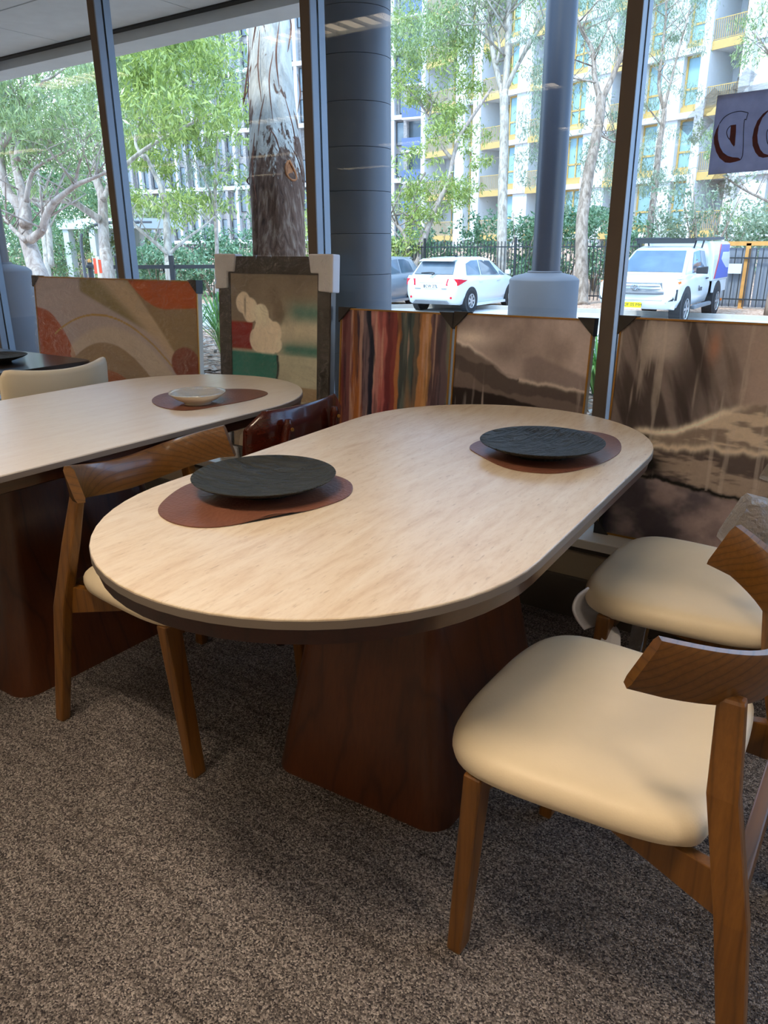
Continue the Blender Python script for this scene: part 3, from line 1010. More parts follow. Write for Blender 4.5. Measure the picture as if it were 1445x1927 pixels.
def painting(label, xc, w, h, art, lean, frame='gilt', corners=(1, 1, 1, 1), film='film', yb=2.472, rz=0.0, z0=0.3055, res=170, gain=1.5, con=1.0, hue=(0.88, 1.02, 1.28)):
    t = thing('framed_painting', label, 'painting', (xc, yb, z0), rz, 'wrapped paintings on the sill')
    t.rotation_euler.x = -lean
    dep = 0.030
    fw = 0.006 if frame == 'gilt' else 0.072
    fm = M['gold'] if frame == 'gilt' else M['ebony']
    # four frame members
    for bx in ((-w / 2, -w / 2 + fw, 0, h), (w / 2 - fw, w / 2, 0, h), (-w / 2 + fw, w / 2 - fw, 0, fw), (-w / 2 + fw, w / 2 - fw, h - fw, h)):
        G().box(bx[0], bx[1], 0, 0.006, bx[2], bx[3]).obj('frame_lip', fm, t)
    G().box(-w / 2, w / 2, 0.006, dep, 0, h).obj('frame_body', M['frame_side'] if frame == 'gilt' else M['ebony'], t)
    cw, ch = w - 2 * fw, h - 2 * fw
    nx = int(res * cw / max(cw, ch))
    nz = int(res * ch / max(cw, ch))
    ss, tt = np.meshgrid(np.linspace(0, 1, nx), np.linspace(0, 1, nz))
    vs = np.stack([(ss - 0.5) * cw, np.full_like(ss, 0.0045), fw + tt * ch], -1).reshape(-1, 3)
    i = np.arange(nx * nz).reshape(nz, nx)
    fs = np.stack([i[:-1, :-1], i[:-1, 1:], i[1:, 1:], i[1:, :-1]], -1).reshape(-1, 4)
    me = bpy.data.meshes.new('canvas')
    me.from_pydata(vs.tolist(), [], fs.tolist())
    ca = me.color_attributes.new('paint', 'FLOAT_COLOR', 'POINT')
    img = art(ss, tt).reshape(-1, 3)
    mean_ = img.mean(0)
    img = np.clip((mean_ + con * (img - mean_)) * gain * np.array(hue), 0.004, 1)
    ca.data.foreach_set('color', np.concatenate([img, np.ones((len(img), 1))], 1).astype(np.float32).ravel())
    me.materials.append(M['canvas'])
    o = bpy.data.objects.new('canvas', me)
    COL.objects.link(o)
    o.parent = t
    if frame == 'gilt':
        for k, (sx, sz) in enumerate(((-1, 1), (1, 1), (-1, -1), (1, -1))):
            if corners[k]:
                corner(sx, sz, w, h, 0.056 if k < 2 else 0.05, dep + 0.004).obj('corner_protector', M['black_card'], t)
    else:
        for sx, sz in ((-1, 1), (1, 1), (-1, -1), (1, -1)):
            x = sx * w / 2
            z = 0 if sz < 0 else h
            g = G()
            L_, th = 0.115, 0.085
            out = [(x + sx * 0.014, z + sz * 0.010), (x - sx * L_, z + sz * 0.010), (x - sx * (L_ - 0.012), z - sz * (th - 0.02)), (x - sx * 0.062, z - sz * (th - 0.02)), (x - sx * 0.062, z - sz * 0.135), (x + sx * 0.014, z - sz * 0.14)]
            if sx * sz > 0:
                out = out
            else:
                out = out[::-1]
            g.loft([[(p, -0.010, q) for p, q in out], [(p, dep + 0.008, q) for p, q in out]])
            g.obj('foam_corner', M['white_foam'], t, bevel=0.006)
    # stretch film over the face, gently creased
    n1, n2 = (46, 60) if frame == 'gilt' and film == 'film' else (110, 96)
    ss, tt = np.meshgrid(np.linspace(0, 1, n1), np.linspace(0, 1, n2))
    rdg = np.abs(fbm(ss * 9 + 3 * fbm(ss * 3, tt * 3, 8), tt * 7, 31, 3) - 0.5) * 2
    if film == 'film':
        y = -0.0085 - 0.003 * fbm(ss * 7, tt * 4, 91)
    elif frame == 'gilt':
        y = -0.0085 - 0.010 * (1 - rdg) ** 5
    else:
        y = -0.0120 - 0.008 * (1 - rdg) ** 5
    vs = np.stack([(ss - 0.5) * (w + 0.010), y, -0.002 + tt * (h + 0.006)], -1).reshape(-1, 3)
    i = np.arange(n1 * n2).reshape(n2, n1)
    fs = np.stack([i[:-1, :-1], i[:-1, 1:], i[1:, 1:], i[1:, :-1]], -1).reshape(-1, 4)
    g = G()
    g.add(vs.tolist(), fs.tolist())
    g.obj('plastic_film', M[film], t, smooth=180)
    return t


M['canvas'] = canvas_mat('painted_canvas')
painting('landscape abstract of terracotta and beige curves, wrapped in creased film', -3.44, 1.31, 0.805, art_terracotta, R(4.2), corners=(1, 1, 0, 0), film='film_creased', res=230, gain=1.9, con=1.25)
painting('tall abstract with cream clouds and green bands in a wide black frame', -2.305, 0.645, 0.915, art_clouds, R(4.0), frame='wide', film='film_creased', yb=2.462, res=230, gain=1.8, con=1.35)
painting('small painting of vertical maroon, orange and grey streaks', -1.685, 0.525, 0.718, art_streaks, R(4.6), res=230, gain=1.7, con=1.2)
painting('small brown painting of misty hills, right of the streaked one', -1.148, 0.525, 0.722, art_mist, R(4.6), res=230, gain=2.8, con=1.15, hue=(0.84, 1.0, 1.32))
painting('dark brown stormy seascape painting at the right edge', -0.535, 0.525, 0.735, art_storm, R(4.4), corners=(1, 1, 1, 0), res=300, gain=2.7, con=1.2, hue=(0.84, 1.0, 1.32))

# ================================================================== outdoors: materials


def bark_mat(name, pale, mid, dark, z0=None, z1=None, lower=None, lower2=None):
    t = NT(name)
    v = t.coords((5, 5, 1.2))
    a = t.noise(v, 2.0, 5, 0.6, 0.6)
    b2 = t.noise(t.coords((26, 26, 2.2)), 1.0, 4, 0.6, 0.4)
    c = t.ramp(a, [(0.3, dark), (0.48, mid), (0.62, pale)])
    h = b2
    if lower is not None:
        # stringy brown stocking of old bark below the smooth pale bole
        pos = t.n('SeparateXYZ', {0: t.coords((1, 1, 1))}).outputs[2]
        stripes = t.noise(t.coords((15, 15, 0.7)), 1.0, 4, 0.7, 0.3)
        zz = t.n('Math', {0: stripes, 1: 2.1, 2: pos}, operation='MULTIPLY_ADD').outputs[0]
        f = t.ramp(t.n('MapRange', {0: zz, 1: z0, 2: z1, 3: 0.0, 4: 1.0}).outputs[0], [(0.45, (0, 0, 0)), (0.55, (1, 1, 1))])
        lc = t.ramp(b2, [(0.28, tuple(x * 0.35 for x in lower)), (0.5, lower), (0.72, lower2)])
        # long rust strips on the pale part
        st = t.ramp(t.noise(t.coords((10, 10, 0.55)), 1.0, 3, 0.6, 0.5), [(0.60, (0, 0, 0)), (0.64, (1, 1, 1))])
        c = t.mix(st, c, tuple(x * 1.1 for x in lower))
        c = t.mix(f, lc, c)
    return t.bsdf(c, 0.85, 0, t.bump(h, 0.6, 0.03), spec=0.2)


def leaf_mat(name, c0, c1, c2, trans=0.45):
    t = NT(name)
    rnd = t.n('NewGeometry').outputs['Random Per Island']
    col = t.ramp(rnd, [(0.0, c0), (0.55, c1), (1.0, c2)])
    d = t.n('BsdfDiffuse', {'Color': col, 'Roughness': 0.5})
    tr = t.n('BsdfTranslucent', {'Color': col})
    mx = t.n('MixShader', {0: trans, 1: d.outputs[0], 2: tr.outputs[0]})
    gl = t.n('BsdfGlossy', {'Color': (1, 1, 1, 1), 'Roughness': 0.35})
    m2 = t.n('MixShader', {0: 0.06, 1: mx.outputs[0], 2: gl.outputs[0]})
    t.t.links.new(m2.outputs[0], t.out.inputs['Surface'])
    return t.m


def mulch_mat():
    t = NT('leaf_mulch')
    v = t.coords()
    a = t.n('TexVoronoi', {'Vector': t.coords((1, 2.4, 1)), 'Scale': 22.0})
    b2 = t.noise(v, 1.2, 4)
    sep = t.n('SeparateColor', {0: a.outputs['Color']}).outputs[0]
    c = t.ramp(sep, [(0.0, hexc('7a5c4a')), (0.4, hexc('bf9a82')), (0.75, hexc('d6b69e')), (1.0, hexc('e6d4c2'))])
    c = t.mix(0.5, c, t.ramp(b2, [(0.3, (0.6, 0.55, 0.5)), (0.7, (1.1, 1.05, 1.0))]), 'MULTIPLY')
    return t.bsdf(c, 0.95, 0, t.bump(a.outputs['Distance'], 0.6, 0.03), spec=0.1)


M['gum'] = bark_mat('gum_bark', hexc('b9aea5'), hexc('a3958b'), hexc('7f7169'))
M['gum2'] = bark_mat('grey_bark', hexc('a89a8c'), hexc('8d7e70'), hexc('665a50'))
M['gum_white'] = bark_mat('white_gum_bark', hexc('bdb6ab'), hexc('a89f93'), hexc('857d72'))
M['big_bark'] = bark_mat('shedding_bark', hexc('d2ccbf'), hexc('bdb7ab'), hexc('9c968c'), 2.55, 3.35, hexc('6a5042'), hexc('9a8574'))
M['strip'] = plain('loose_bark', hexc('6d4634'), 0.9, var=0.3, vscale=20)
M['scar'] = plain('orange_scar', hexc('a5673a'), 0.8, var=0.4, vscale=30)
M['leaf_light'] = leaf_mat('leaf_fresh', (0.16, 0.23, 0.05), (0.34, 0.44, 0.10), (0.62, 0.70, 0.20))
M['leaf_mid'] = leaf_mat('leaf_gum', (0.13, 0.19, 0.065), (0.27, 0.36, 0.13), (0.47, 0.58, 0.25))
M['leaf_grey'] = leaf_mat('leaf_grey_green', (0.14, 0.20, 0.11), (0.28, 0.37, 0.23), (0.48, 0.58, 0.42))
M['leaf_dark'] = leaf_mat('leaf_dark', (0.045, 0.11, 0.038), (0.10, 0.22, 0.075), (0.26, 0.42, 0.175), 0.3)
M['leaf_hedge'] = leaf_mat('leaf_hedge', (0.062, 0.145, 0.07), (0.155, 0.31, 0.155), (0.37, 0.56, 0.34), 0.3)
M['blade'] = leaf_mat('strappy_leaf', (0.068, 0.19, 0.034), (0.15, 0.39, 0.067), (0.45, 0.72, 0.20), 0.35)
M['mulch'] = mulch_mat()
M['asphalt'] = plain('asphalt', hexc('b4b1ad'), 0.9, var=0.08, vscale=4, bump=0.2, bscale=60)
M['kerb'] = plain('kerb_concrete', hexc('b6b2ab'), 0.85, var=0.08)
M['column_paint'] = plain('charcoal_column_paint', hexc('585d67'), 0.42, var=0.05, vscale=2)
M['pole_paint'] = plain('dark_pole_paint', hexc('2b2e38'), 0.35, var=0.05)
M['concrete'] = plain('painted_concrete', hexc('54575e'), 0.7, var=0.08, vscale=5, bump=0.1, bscale=30)
M['soffit'] = plain('soffit_sheet', hexc('e6e8ea'), 0.8, var=0.05)
M['beam'] = plain('beam_concrete', hexc('e2e5e8'), 0.8, var=0.04)
M['facade_white'] = plain('white_render', hexc('cfd2d4'), 0.8, var=0.02)
M['facade_gold'] = plain('gold_aluminium', hexc('c0a160'), 0.5, 0.1, var=0.05)
M['facade_glass'] = plain('pale_blue_glazing', hexc('8fb0b8'), 0.15, var=0.1, vscale=0.4)
M['dark_glass'] = plain('dark_glazing', hexc('77848b'), 0.15, var=0.3, vscale=0.5)
M['grey_brick'] = plain('speckled_brick', hexc('9a9795'), 0.9, var=0.25, vscale=5)
M['blue_panel'] = plain('blue_balcony_panel', hexc('5c6f96'), 0.5, var=0.05)
M['fence_black'] = plain('black_fence_steel', hexc('2a2f33'), 0.5, var=0.05)
M['timber'] = plain('pine_post', hexc('c9924f'), 0.8, var=0.15)
M['fence_panel'] = plain('grey_fence_sheet', hexc('7f8792'), 0.6, var=0.04)
M['pergola'] = plain('white_pergola_paint', hexc('c8cdcd'), 0.6, var=0.02)
M['orange'] = plain('orange_marker', hexc('e2512c'), 0.6, var=0.04)
M['cream_post'] = plain('cream_stake', hexc('e8ddc2'), 0.7, var=0.04)

# ================================================================== ground, road, kerb


def ground_z(x, y):
    bed = 0.22
    f = min(1, max(0, (y - 6.8) / 4.0))
    f = f * f * (3 - 2 * f)
    z = bed + (-0.62 - bed) * f
    g_ = min(1, max(0, (y - 27) / 16.0))
    return z + 1.55 * g_ * g_ * (3 - 2 * g_)


xs = np.concatenate([np.linspace(-110, -20, 31), np.linspace(-19, 12, 63), np.linspace(14, 40, 10)])
ys = np.concatenate([np.linspace(2.66, 12, 48), np.linspace(12.5, 28, 32), np.linspace(29, 120, 40)])
vs = []
for y in ys:
    for x in xs:
        bump_ = 0.03 * math.sin(3.1 * x + 1.7 * y) * math.cos(2.3 * y - x) if y < 9 else 0
        vs.append((x, y, ground_z(x, y) + bump_ - (0.02 if 10.9 < y < 22 else 0)))
nx = len(xs)
fs = [(j * nx + i, j * nx + i + 1, (j + 1) * nx + i + 1, (j + 1) * nx + i) for j in range(len(ys) - 1) for i in range(nx - 1)]
g = G()
g.add(vs, fs)
struct(g.obj('ground', M['mulch'], smooth=180))
# road surface and kerbs
front = [(-80, 11.0), (14, 11.0)]
g = G()
g.add([(-80, 10.9, -0.61), (20, 10.9, -0.61), (20, 21.6, -0.61), (-8, 21.6, -0.61), (-12, 21.2, -0.61), (-17, 17.4, -0.61), (-80, 14.0, -0.61)], [(0, 1, 2, 3, 4, 5, 6)])
struct(g.obj('road', M['asphalt']))
g = G().box(-80, 20, 10.72, 10.9, -0.75, -0.5)
struct(g.obj('kerb', M['kerb'], bevel=0.02))
g = G()
for a_, b_ in (((20, 21.65), (-8, 21.65)), ((-8, 21.65), (-12, 21.25)), ((-12, 21.25), (-17, 17.45)), ((-17, 17.45), (-80, 14.05))):
    g.bar((a_[0], a_[1], -0.58), (b_[0], b_[1], -0.58), 0.16, 0.16)
struct(g.obj('kerb', M['kerb']))
# loose bark chips on the bed by the glass
g = G()
for k in range(5200):
    y = 2.75 + 4.8 * random.random() ** 1.2
    x = -9.5 + 11 * random.random()
    if min(math.hypot(x + 2.965, y - 4.03), math.hypot(x + 7.45, y - 4.22), math.hypot(x + 2.98, y - 7.03), math.hypot(x + 4.6, y - 5.2)) < 0.45:
        continue
    z = ground_z(x, y) + 0.02
    a_ = random.random() * 6.28
    l_, w_ = random.uniform(0.02, 0.07), random.uniform(0.008, 0.02)
    dx, dy = math.cos(a_) * l_, math.sin(a_) * l_
    ex, ey = -math.sin(a_) * w_, math.cos(a_) * w_
    h1, h2 = random.uniform(0, 0.03), random.uniform(0, 0.03)
    g.add([(x - dx - ex, y - dy - ey, z + h1), (x + dx - ex, y + dy - ey, z + h2), (x + dx + ex, y + dy + ey, z + h2 + 0.006), (x - dx + ex, y - dy + ey, z + h1 + 0.006)], [(0, 1, 2, 3)])
chip = NT('bark_chip')
rnd = chip.n('NewGeometry').outputs['Random Per Island']
M['chip'] = chip.bsdf(chip.ramp(rnd, [(0, hexc('3a2f28')), (0.5, hexc('83705f')), (1, hexc('cbbba8'))]), 0.9)
tag(g.obj('bark_chips', M['chip']), 'loose bark chips and leaf litter on the garden bed', 'mulch', kind='stuff')

# ================================================================== building overhang above the glazing
sf = group_root('soffit', (0, 0, 2.84))
for i in range(13):
    xa = -15.5 + 1.55 * i
    for (ya, yb) in ((2.66, 3.62), (3.635, 4.40)):
        G().box(xa + 0.006, xa + 1.544, ya, yb, 0, 0.02).obj('soffit_panel', M['soffit'], sf)
G().box(-15.5, 4.7, 2.62, 4.72, 0.022, 0.40).obj('slab', M['beam'], sf)
G().box(-15.5, 4.7, 4.40, 4.46, -0.012, 0.022).obj('shadow_channel', M['gasket'], sf)
G().box(-15.5, 4.7, 4.46, 4.72, -0.085, 0.40).obj('edge_beam', M['beam'], sf)

# ================================================================== columns and pole footings
t = thing('column', 'wide round charcoal concrete column right outside the glass', 'column', (-2.965, 4.03, 0.15))
zz = [0.0]
while zz[-1] < 2.66:
    zz.append(min(2.67, zz[-1] + 0.235))
for a_, b_ in zip(zz[:-1], zz[1:]):
    G().lathe([(0.205, a_), (0.2165, a_ + 0.0015), (0.2165, b_ - 0.0015), (0.205, b_)], 64).obj('column_band', M['column_paint'], t, smooth=40)


def footing_pole(label, x, y, zt, tilt=0.0):
    z0 = ground_z(x, y) - 0.1
    t = thing('steel_pole', label, 'pole', (x, y, z0))
    h = zt - z0
    G().lathe([(0.325, 0), (0.325, h - 0.02), (0.318, h - 0.008), (0.28, h + 0.02), (0.15, h + 0.05), (0.12, h + 0.052)], 48).obj('concrete_footing', M['concrete'], t, smooth=40)
    G().tube([(0.012, 0, h + 0.03), (0.012, 0, h + 4.3)], 0.132, 32).obj('pole_shaft', M['pole_paint'], t, smooth=40)
    G().lathe([(0.16, h + 0.04), (0.16, h + 0.06), (0.14, h + 0.065)], 32).obj('base_collar', M['concrete'], t, smooth=40)
    return t


footing_pole('dark steel pole on a grey concrete drum, right of the white hatchback', -2.98, 7.03, 0.955)
footing_pole('dark steel pole on a pale concrete drum at the far left edge', -7.45, 4.22, 1.055)

# ================================================================== trees


def leaves(clusters, size=0.15, width=0.22, droop=0.6, seed=1):
    """many small lens-shaped leaves as one mesh"""
    rg = np.random.default_rng(seed)
    P = []
    for c, rx, rz, n in clusters:
        c = np.array(c)
        # lumpy clump: several sprays inside the ellipsoid
        k = max(4, n // 55)
        sp = rg.normal(size=(k, 3))
        sp /= np.linalg.norm(sp, axis=1)[:, None]
        sp *= rg.random((k, 1)) ** 0.4
        ids = rg.integers(0, k, n)
        q = sp[ids] + rg.normal(size=(n, 3)) * 0.20
        q *= np.array([rx, rx, rz])
        P.append(c + q)
    P = np.concatenate(P)
    n = len(P)
    d = rg.normal(size=(n, 3))
    d[:, 2] -= droop * 1.6
    d /= np.linalg.norm(d, axis=1)[:, None]
    w = np.cross(d, rg.normal(size=(n, 3)))
    w /= np.linalg.norm(w, axis=1)[:, None] + 1e-9
    L_ = size * rg.uniform(0.6, 1.25, (n, 1))
    W_ = L_ * width
    A = P
    B = P + d * L_ * 0.45 + w * W_ * 0.5
    C_ = P + d * L_
    D = P + d * L_ * 0.45 - w * W_ * 0.5
    V = np.stack([A, B, C_, D], 1).reshape(-1, 3)
    me = bpy.data.meshes.new('foliage')
    me.vertices.add(len(V))
    me.vertices.foreach_set('co', V.astype(np.float32).ravel())
    me.loops.add(4 * n)
    me.loops.foreach_set('vertex_index', np.arange(4 * n, dtype=np.int32))
    me.polygons.add(n)
    me.polygons.foreach_set('loop_start', (np.arange(n) * 4).astype(np.int32))
    me.update(calc_edges=True)
    me.validate()
    return me


def tree(label, base_px, d, limbs, bark, clusters, leaf, size=0.15, width=0.22, droop=0.6, name='gum_tree', seed=1, group=None, k_=1.0):
    """limbs: (points in photo pixels, radius at start and end in metres, depth drift); the first limb is the trunk"""
    b0 = at(base_px[0], base_px[1], d)
    gz = ground_z(b0[0], b0[1])
    root = np.array([b0[0], b0[1], gz - 0.05])
    t = thing(name, label, 'tree', tuple(root), 0, group)
    rg = random.Random(seed)
    for i, (pts, r0, r1, drift) in enumerate(limbs):
        r0, r1 = r0 * k_, r1 * k_
        P = [at(px, py, d + drift * k / max(1, len(pts) - 1)) for k, (px, py) in enumerate(pts)]
        if i == 0:
            P = [root] + P
        P = [Vector(p - root) for p in P]
        cv = catmull(P, 5)
        n = len(cv)
        g = G()
        rr = [(r0 + (r1 - r0) * k / (n - 1)) * (1.35 - 0.35 * min(1, k / 4) if i == 0 else 1) for k in range(n)]
        g.tube(cv, rr, 10 if i == 0 else 7)
        # a few twigs carry the limb out into the crown
        if i > 0:
            for q in range(9):
                a_ = cv[int(n * rg.uniform(0.35, 0.98)) - 1]
                e1 = a_ + Vector((rg.uniform(-0.6, 0.6), rg.uniform(-0.6, 0.6), rg.uniform(0.1, 0.8))) * k_
                e2 = e1 + Vector((rg.uniform(-0.5, 0.5), rg.uniform(-0.5, 0.5), rg.uniform(-0.2, 0.4)))
                g.tube([a_, e1, e2], [r1 * 0.6, r1 * 0.4, r1 * 0.15], 5)
        g.obj('trunk' if i == 0 else 'branch', bark, t, smooth=180)
    if clusters:
        cl_ = []
        for (px, py, dd, rx, rz, n) in clusters:
            c = at(px, py, d + dd) - root
            cl_.append((c, rx * k_, rz * k_, int(n * 1.25)))
        me = leaves(cl_, size * (0.3 + 0.7 * k_), width, droop, seed)
        me.materials.append(leaf)
        o = bpy.data.objects.new('foliage', me)
        COL.objects.link(o)
        o.parent = t
        o['kind'] = 'stuff'
    return t


def scatter(px0, px1, py0, py1, n, dd, rx, rz, cnt, seed, skip=0.0):
    rg = random.Random(seed)
    return [(rg.uniform(px0, px1), rg.uniform(py0, py1), rg.uniform(*dd), rx * rg.uniform(0.7, 1.3), rz * rg.uniform(0.7, 1.3), cnt) for _ in range(n) if rg.random() >= skip]


# the big shedding gum close to the glass
D0 = 6.5
pts = [(528, 640), (528, 560), (526, 480), (524, 400), (523, 330), (519, 260), (513, 180), (508, 90), (504, 0), (498, -140), (490, -330)]
wd_px = [112, 104, 97, 95, 100, 90, 82, 77, 74, 70, 64]
b0 = at(530, 640, D0)
root = np.array([b0[0], b0[1], ground_z(b0[0], b0[1]) - 0.1])
big = thing('gum_tree', 'thick gum trunk shedding brown bark, close to the glass behind the cloud painting', 'tree', tuple(root))
P = [Vector(at(x, y, D0) - root) for x, y in pts]
P = [Vector((P[0].x, P[0].y, 0))] + P
rad = [w / 2 / F_PX * D0 for w in [125] + wd_px]
cv = catmull(P, 8)
rings = []
nn = 40
for i, c in enumerate(cv):
    f = i / 8
    r_ = np.interp(f, range(len(rad)), rad)
    ring = []
    for k in range(nn):
        a_ = 2 * math.pi * k / nn
        lump = 1 + 0.055 * (vnoise(np.array(a_ * 3.2), np.array(c.z * 1.6), 3) - 0.5) * 2 + (0.03 * math.sin(a_ * 9 + 2.0 * c.z) + 0.03 * math.sin(a_ * 17 - c.z) if c.z < 2.4 else 0)
        # swollen burl facing the window, to the right
        bd = math.hypot(((a_ - 5.55 + math.pi) % (2 * math.pi) - math.pi) * 0.9, (c.z - 1.55) * 1.9)
        lump += 0.16 * max(0, 1 - bd / 0.6)
        ring.append((c.x + r_ * lump * math.cos(a_), c.y + r_ * lump * math.sin(a_), c.z))
    rings.append(ring)
G().loft(rings).obj('trunk', M['big_bark'], big, smooth=180)


def on_trunk(px, py, lift=0.0):
    """a point on the near side of the big trunk"""
    p = at(px, py, D0)
    mid = at(np.interp(py, [q[1] for q in pts[::-1]], [q[0] for q in pts[::-1]]), py, D0)
    r_ = np.interp(py, [q[1] for q in pts[::-1]], [w for w in wd_px[::-1]]) / 2 / F_PX * D0
    off = np.clip(np.dot(p - mid, CR[:, 0]) / r_, -1.15, 1.15)
    fwd = math.sqrt(max(0.0, 1 - min(1, off * off)))
    return Vector(p - CR[:, 2] * (r_ * fwd + lift) - root)


for k, (a_, b_, c_) in enumerate((((470, 60), (468, 160), (475, 260)), ((474, 100), (462, 180), (458, 200)), ((560, 140), (566, 180), (560, 215)), ((500, 10), (490, 60), (478, 110)), ((470, 160), (462, 186), (452, 190)),
                                 ((545, 30), (549, 60), (544, 110)), ((505, 200), (497, 240), (492, 275)), ((512, 262), (526, 285), (534, 310)), ((520, 120), (514, 180), (520, 250)), ((476, 270), (470, 292), (474, 310)),
                                 ((540, 200), (556, 260), (560, 300)), ((530, 60), (526, 130), (531, 190)), ((495, 80), (492, 150), (499, 215)), ((472, 330), (466, 344), (474, 352)), ((550, 290), (566, 320), (572, 352)), ((484, 265), (480, 330), (488, 390)))):
    cvs = catmull([on_trunk(*a_, 0.006), on_trunk(*b_, 0.022 + 0.01 * (k % 3)), on_trunk(*c_, 0.012)], 5)
    rr = [0.002 + (0.0035 + 0.002 * (k % 2)) * math.sin(math.pi * i / (len(cvs) - 1)) for i in range(len(cvs))]
    g = G()
    side = Vector(CR[:, 0])
    rings = []
    for c, r_ in zip(cvs, rr):
        rings.append([c - side * r_, c + Vector((0, 0, 0)) - Vector(CR[:, 2]) * r_ * 0.4, c + side * r_, c + Vector(CR[:, 2]) * r_ * 0.2])
    g.loft(rings).obj('bark_strip', M['strip'], big, smooth=60)
sc = [on_trunk(px, py, 0.012) for px, py in ((548, 330), (556, 345), (563, 356), (559, 347), (553, 358), (545, 348), (543, 338))]
G().tube(catmull([on_trunk(x, y, 0.012) for x, y in ((549, 322), (558, 338), (561, 352), (554, 357), (546, 350), (544, 336), (548, 324))], 5), 0.011, 6).obj('scar_lip', M['scar'], big, smooth=180)
G().loft([[tuple(on_trunk(x, y, 0.004)) for x, y in ((549, 324), (557, 338), (559, 352), (553, 356), (547, 349), (545, 336))], [tuple(on_trunk(x, y, 0.013)) for x, y in ((549, 328), (555, 340), (557, 350), (553, 353), (548, 348), (546, 337))]]).obj('scar_face', M['scar'], big)
me = leaves([(tuple(Vector((random.uniform(-2.5, 2.5), random.uniform(-1, 3), random.uniform(6.0, 8.5)))), 1.2, 0.8, 260) for _ in range(7)], 0.17, 0.2, 0.8, 77)
me.materials.append(M['leaf_mid'])
o = bpy.data.objects.new('foliage', me)
COL.objects.link(o)
o.parent = big
o['kind'] = 'stuff'

TG = 'gum trees around the car park'
tree('spreading multi-limbed gum with pale pink-grey bark at the left edge', (78, 560), 14.0, [
    ([(76, 530), (68, 505), (57, 468), (49, 445), (43, 411), (34, 384), (14, 361), (2, 308), (3, 217), (-10, 130)], 0.19, 0.05, 1.0),
    ([(49, 425), (47, 388), (36.5, 342), (27, 304), (14, 240), (5, 170)], 0.12, 0.03, 0.8),
    ([(33, 300), (36, 251), (38, 194), (46, 120)], 0.07, 0.02, 0.3),
    ([(56, 452), (78, 434), (87, 406), (98, 384), (123, 363), (146, 347), (173, 336), (205, 322)], 0.085, 0.025, -1.0),
    ([(98, 386), (90, 410), (80, 436)], 0.03, 0.04, -0.2),
    ([(49, 380), (55, 343), (64, 320), (82, 306), (110, 292), (135, 280)], 0.05, 0.015, -0.8),
    ([(4.5, 274), (27, 244), (46, 215), (66, 180), (78, 155), (100, 144), (135, 118)], 0.06, 0.015, -0.5),
    ([(34, 295), (48, 281), (75, 263), (94, 249), (110, 225)], 0.045, 0.015, 0.5),
    ([(49, 454), (23, 429), (5, 405)], 0.05, 0.025, 0.6),
    ([(140, 350), (146, 322), (152, 300), (165, 282)], 0.035, 0.012, -0.8),
    ([(3, 200), (20, 165), (32, 130)], 0.04, 0.015, 0.4)],
    M['gum'], scatter(-30, 200, 95, 260, 34, (-1.5, 3), 0.75, 0.5, 260, 3) + scatter(0, 190, 240, 370, 12, (0, 3), 0.6, 0.35, 170, 4),
    M['leaf_mid'], 0.15, 0.2, 0.7, seed=11, group=TG)
tree('gum with one long horizontal limb, left of the left mullion', (205, 530), 21.0, [
    ([(204, 515), (199, 480), (197, 468), (194, 416), (192, 370), (183, 343), (178, 317), (157, 297), (141, 279), (128, 255)], 0.20, 0.05, 0.5),
    ([(188, 414), (160, 395), (137, 381), (98, 377), (52, 376)], 0.11, 0.05, -1.0),
    ([(194, 376), (203, 354), (206, 330), (212, 290)], 0.09, 0.03, 0.5),
    ([(178, 317), (178, 290), (172, 262)], 0.06, 0.03, 0.4)],
    M['gum'], scatter(110, 235, 120, 300, 20, (-1, 4), 1.0, 0.7, 240, 5), M['leaf_mid'], 0.17, 0.22, 0.6, seed=12, group=TG)
tree('pair of slim white gum stems behind the left-hand gum', (92, 520), 25.0, [
    ([(90, 512), (86, 470), (82, 440), (79, 400), (76, 350), (66, 300), (60, 240)], 0.12, 0.04, 0.3),
    ([(96, 500), (93, 450), (90, 405), (84, 370), (78, 340)], 0.11, 0.06, 0.3),
    ([(79, 400), (70, 385), (48, 372)], 0.05, 0.03, 0.3)],
    M['gum_white'], scatter(40, 180, 330, 410, 8, (0, 4), 0.9, 0.6, 200, 6), M['leaf_dark'], 0.16, 0.3, 0.4, seed=13, group=TG)
tree('slender white gum with long rising limb, between the left mullion and thick trunk', (320, 520), 19.0, [
    ([(320, 510), (318, 495), (315, 450), (313, 408), (308, 370), (300, 346), (286, 318), (274, 290)], 0.13, 0.04, 0.3),
    ([(318, 480), (290, 455), (256, 426), (236, 398)], 0.06, 0.03, -0.3),
    ([(232, 315), (260, 290), (301, 263), (346, 239), (384, 221), (420, 205)], 0.06, 0.02, -0.6),
    ([(318, 478), (350, 450), (384, 425), (410, 402)], 0.045, 0.02, 0.3),
    ([(301, 263), (300, 235), (318, 200), (352, 170)], 0.05, 0.02, 0.2),
    ([(274, 300), (255, 270), (262, 225), (280, 180)], 0.05, 0.02, 0.3)],
    M['gum_white'], scatter(225, 420, 60, 215, 34, (-3, 2), 0.85, 0.55, 330, 7) + scatter(225, 340, 215, 330, 8, (-1, 3), 0.7, 0.4, 190, 8) + scatter(230, 470, 230, 420, 20, (0, 4), 0.7, 0.45, 170, 38),
    M['leaf_light'], 0.19, 0.24, 0.7, seed=14, group=TG)
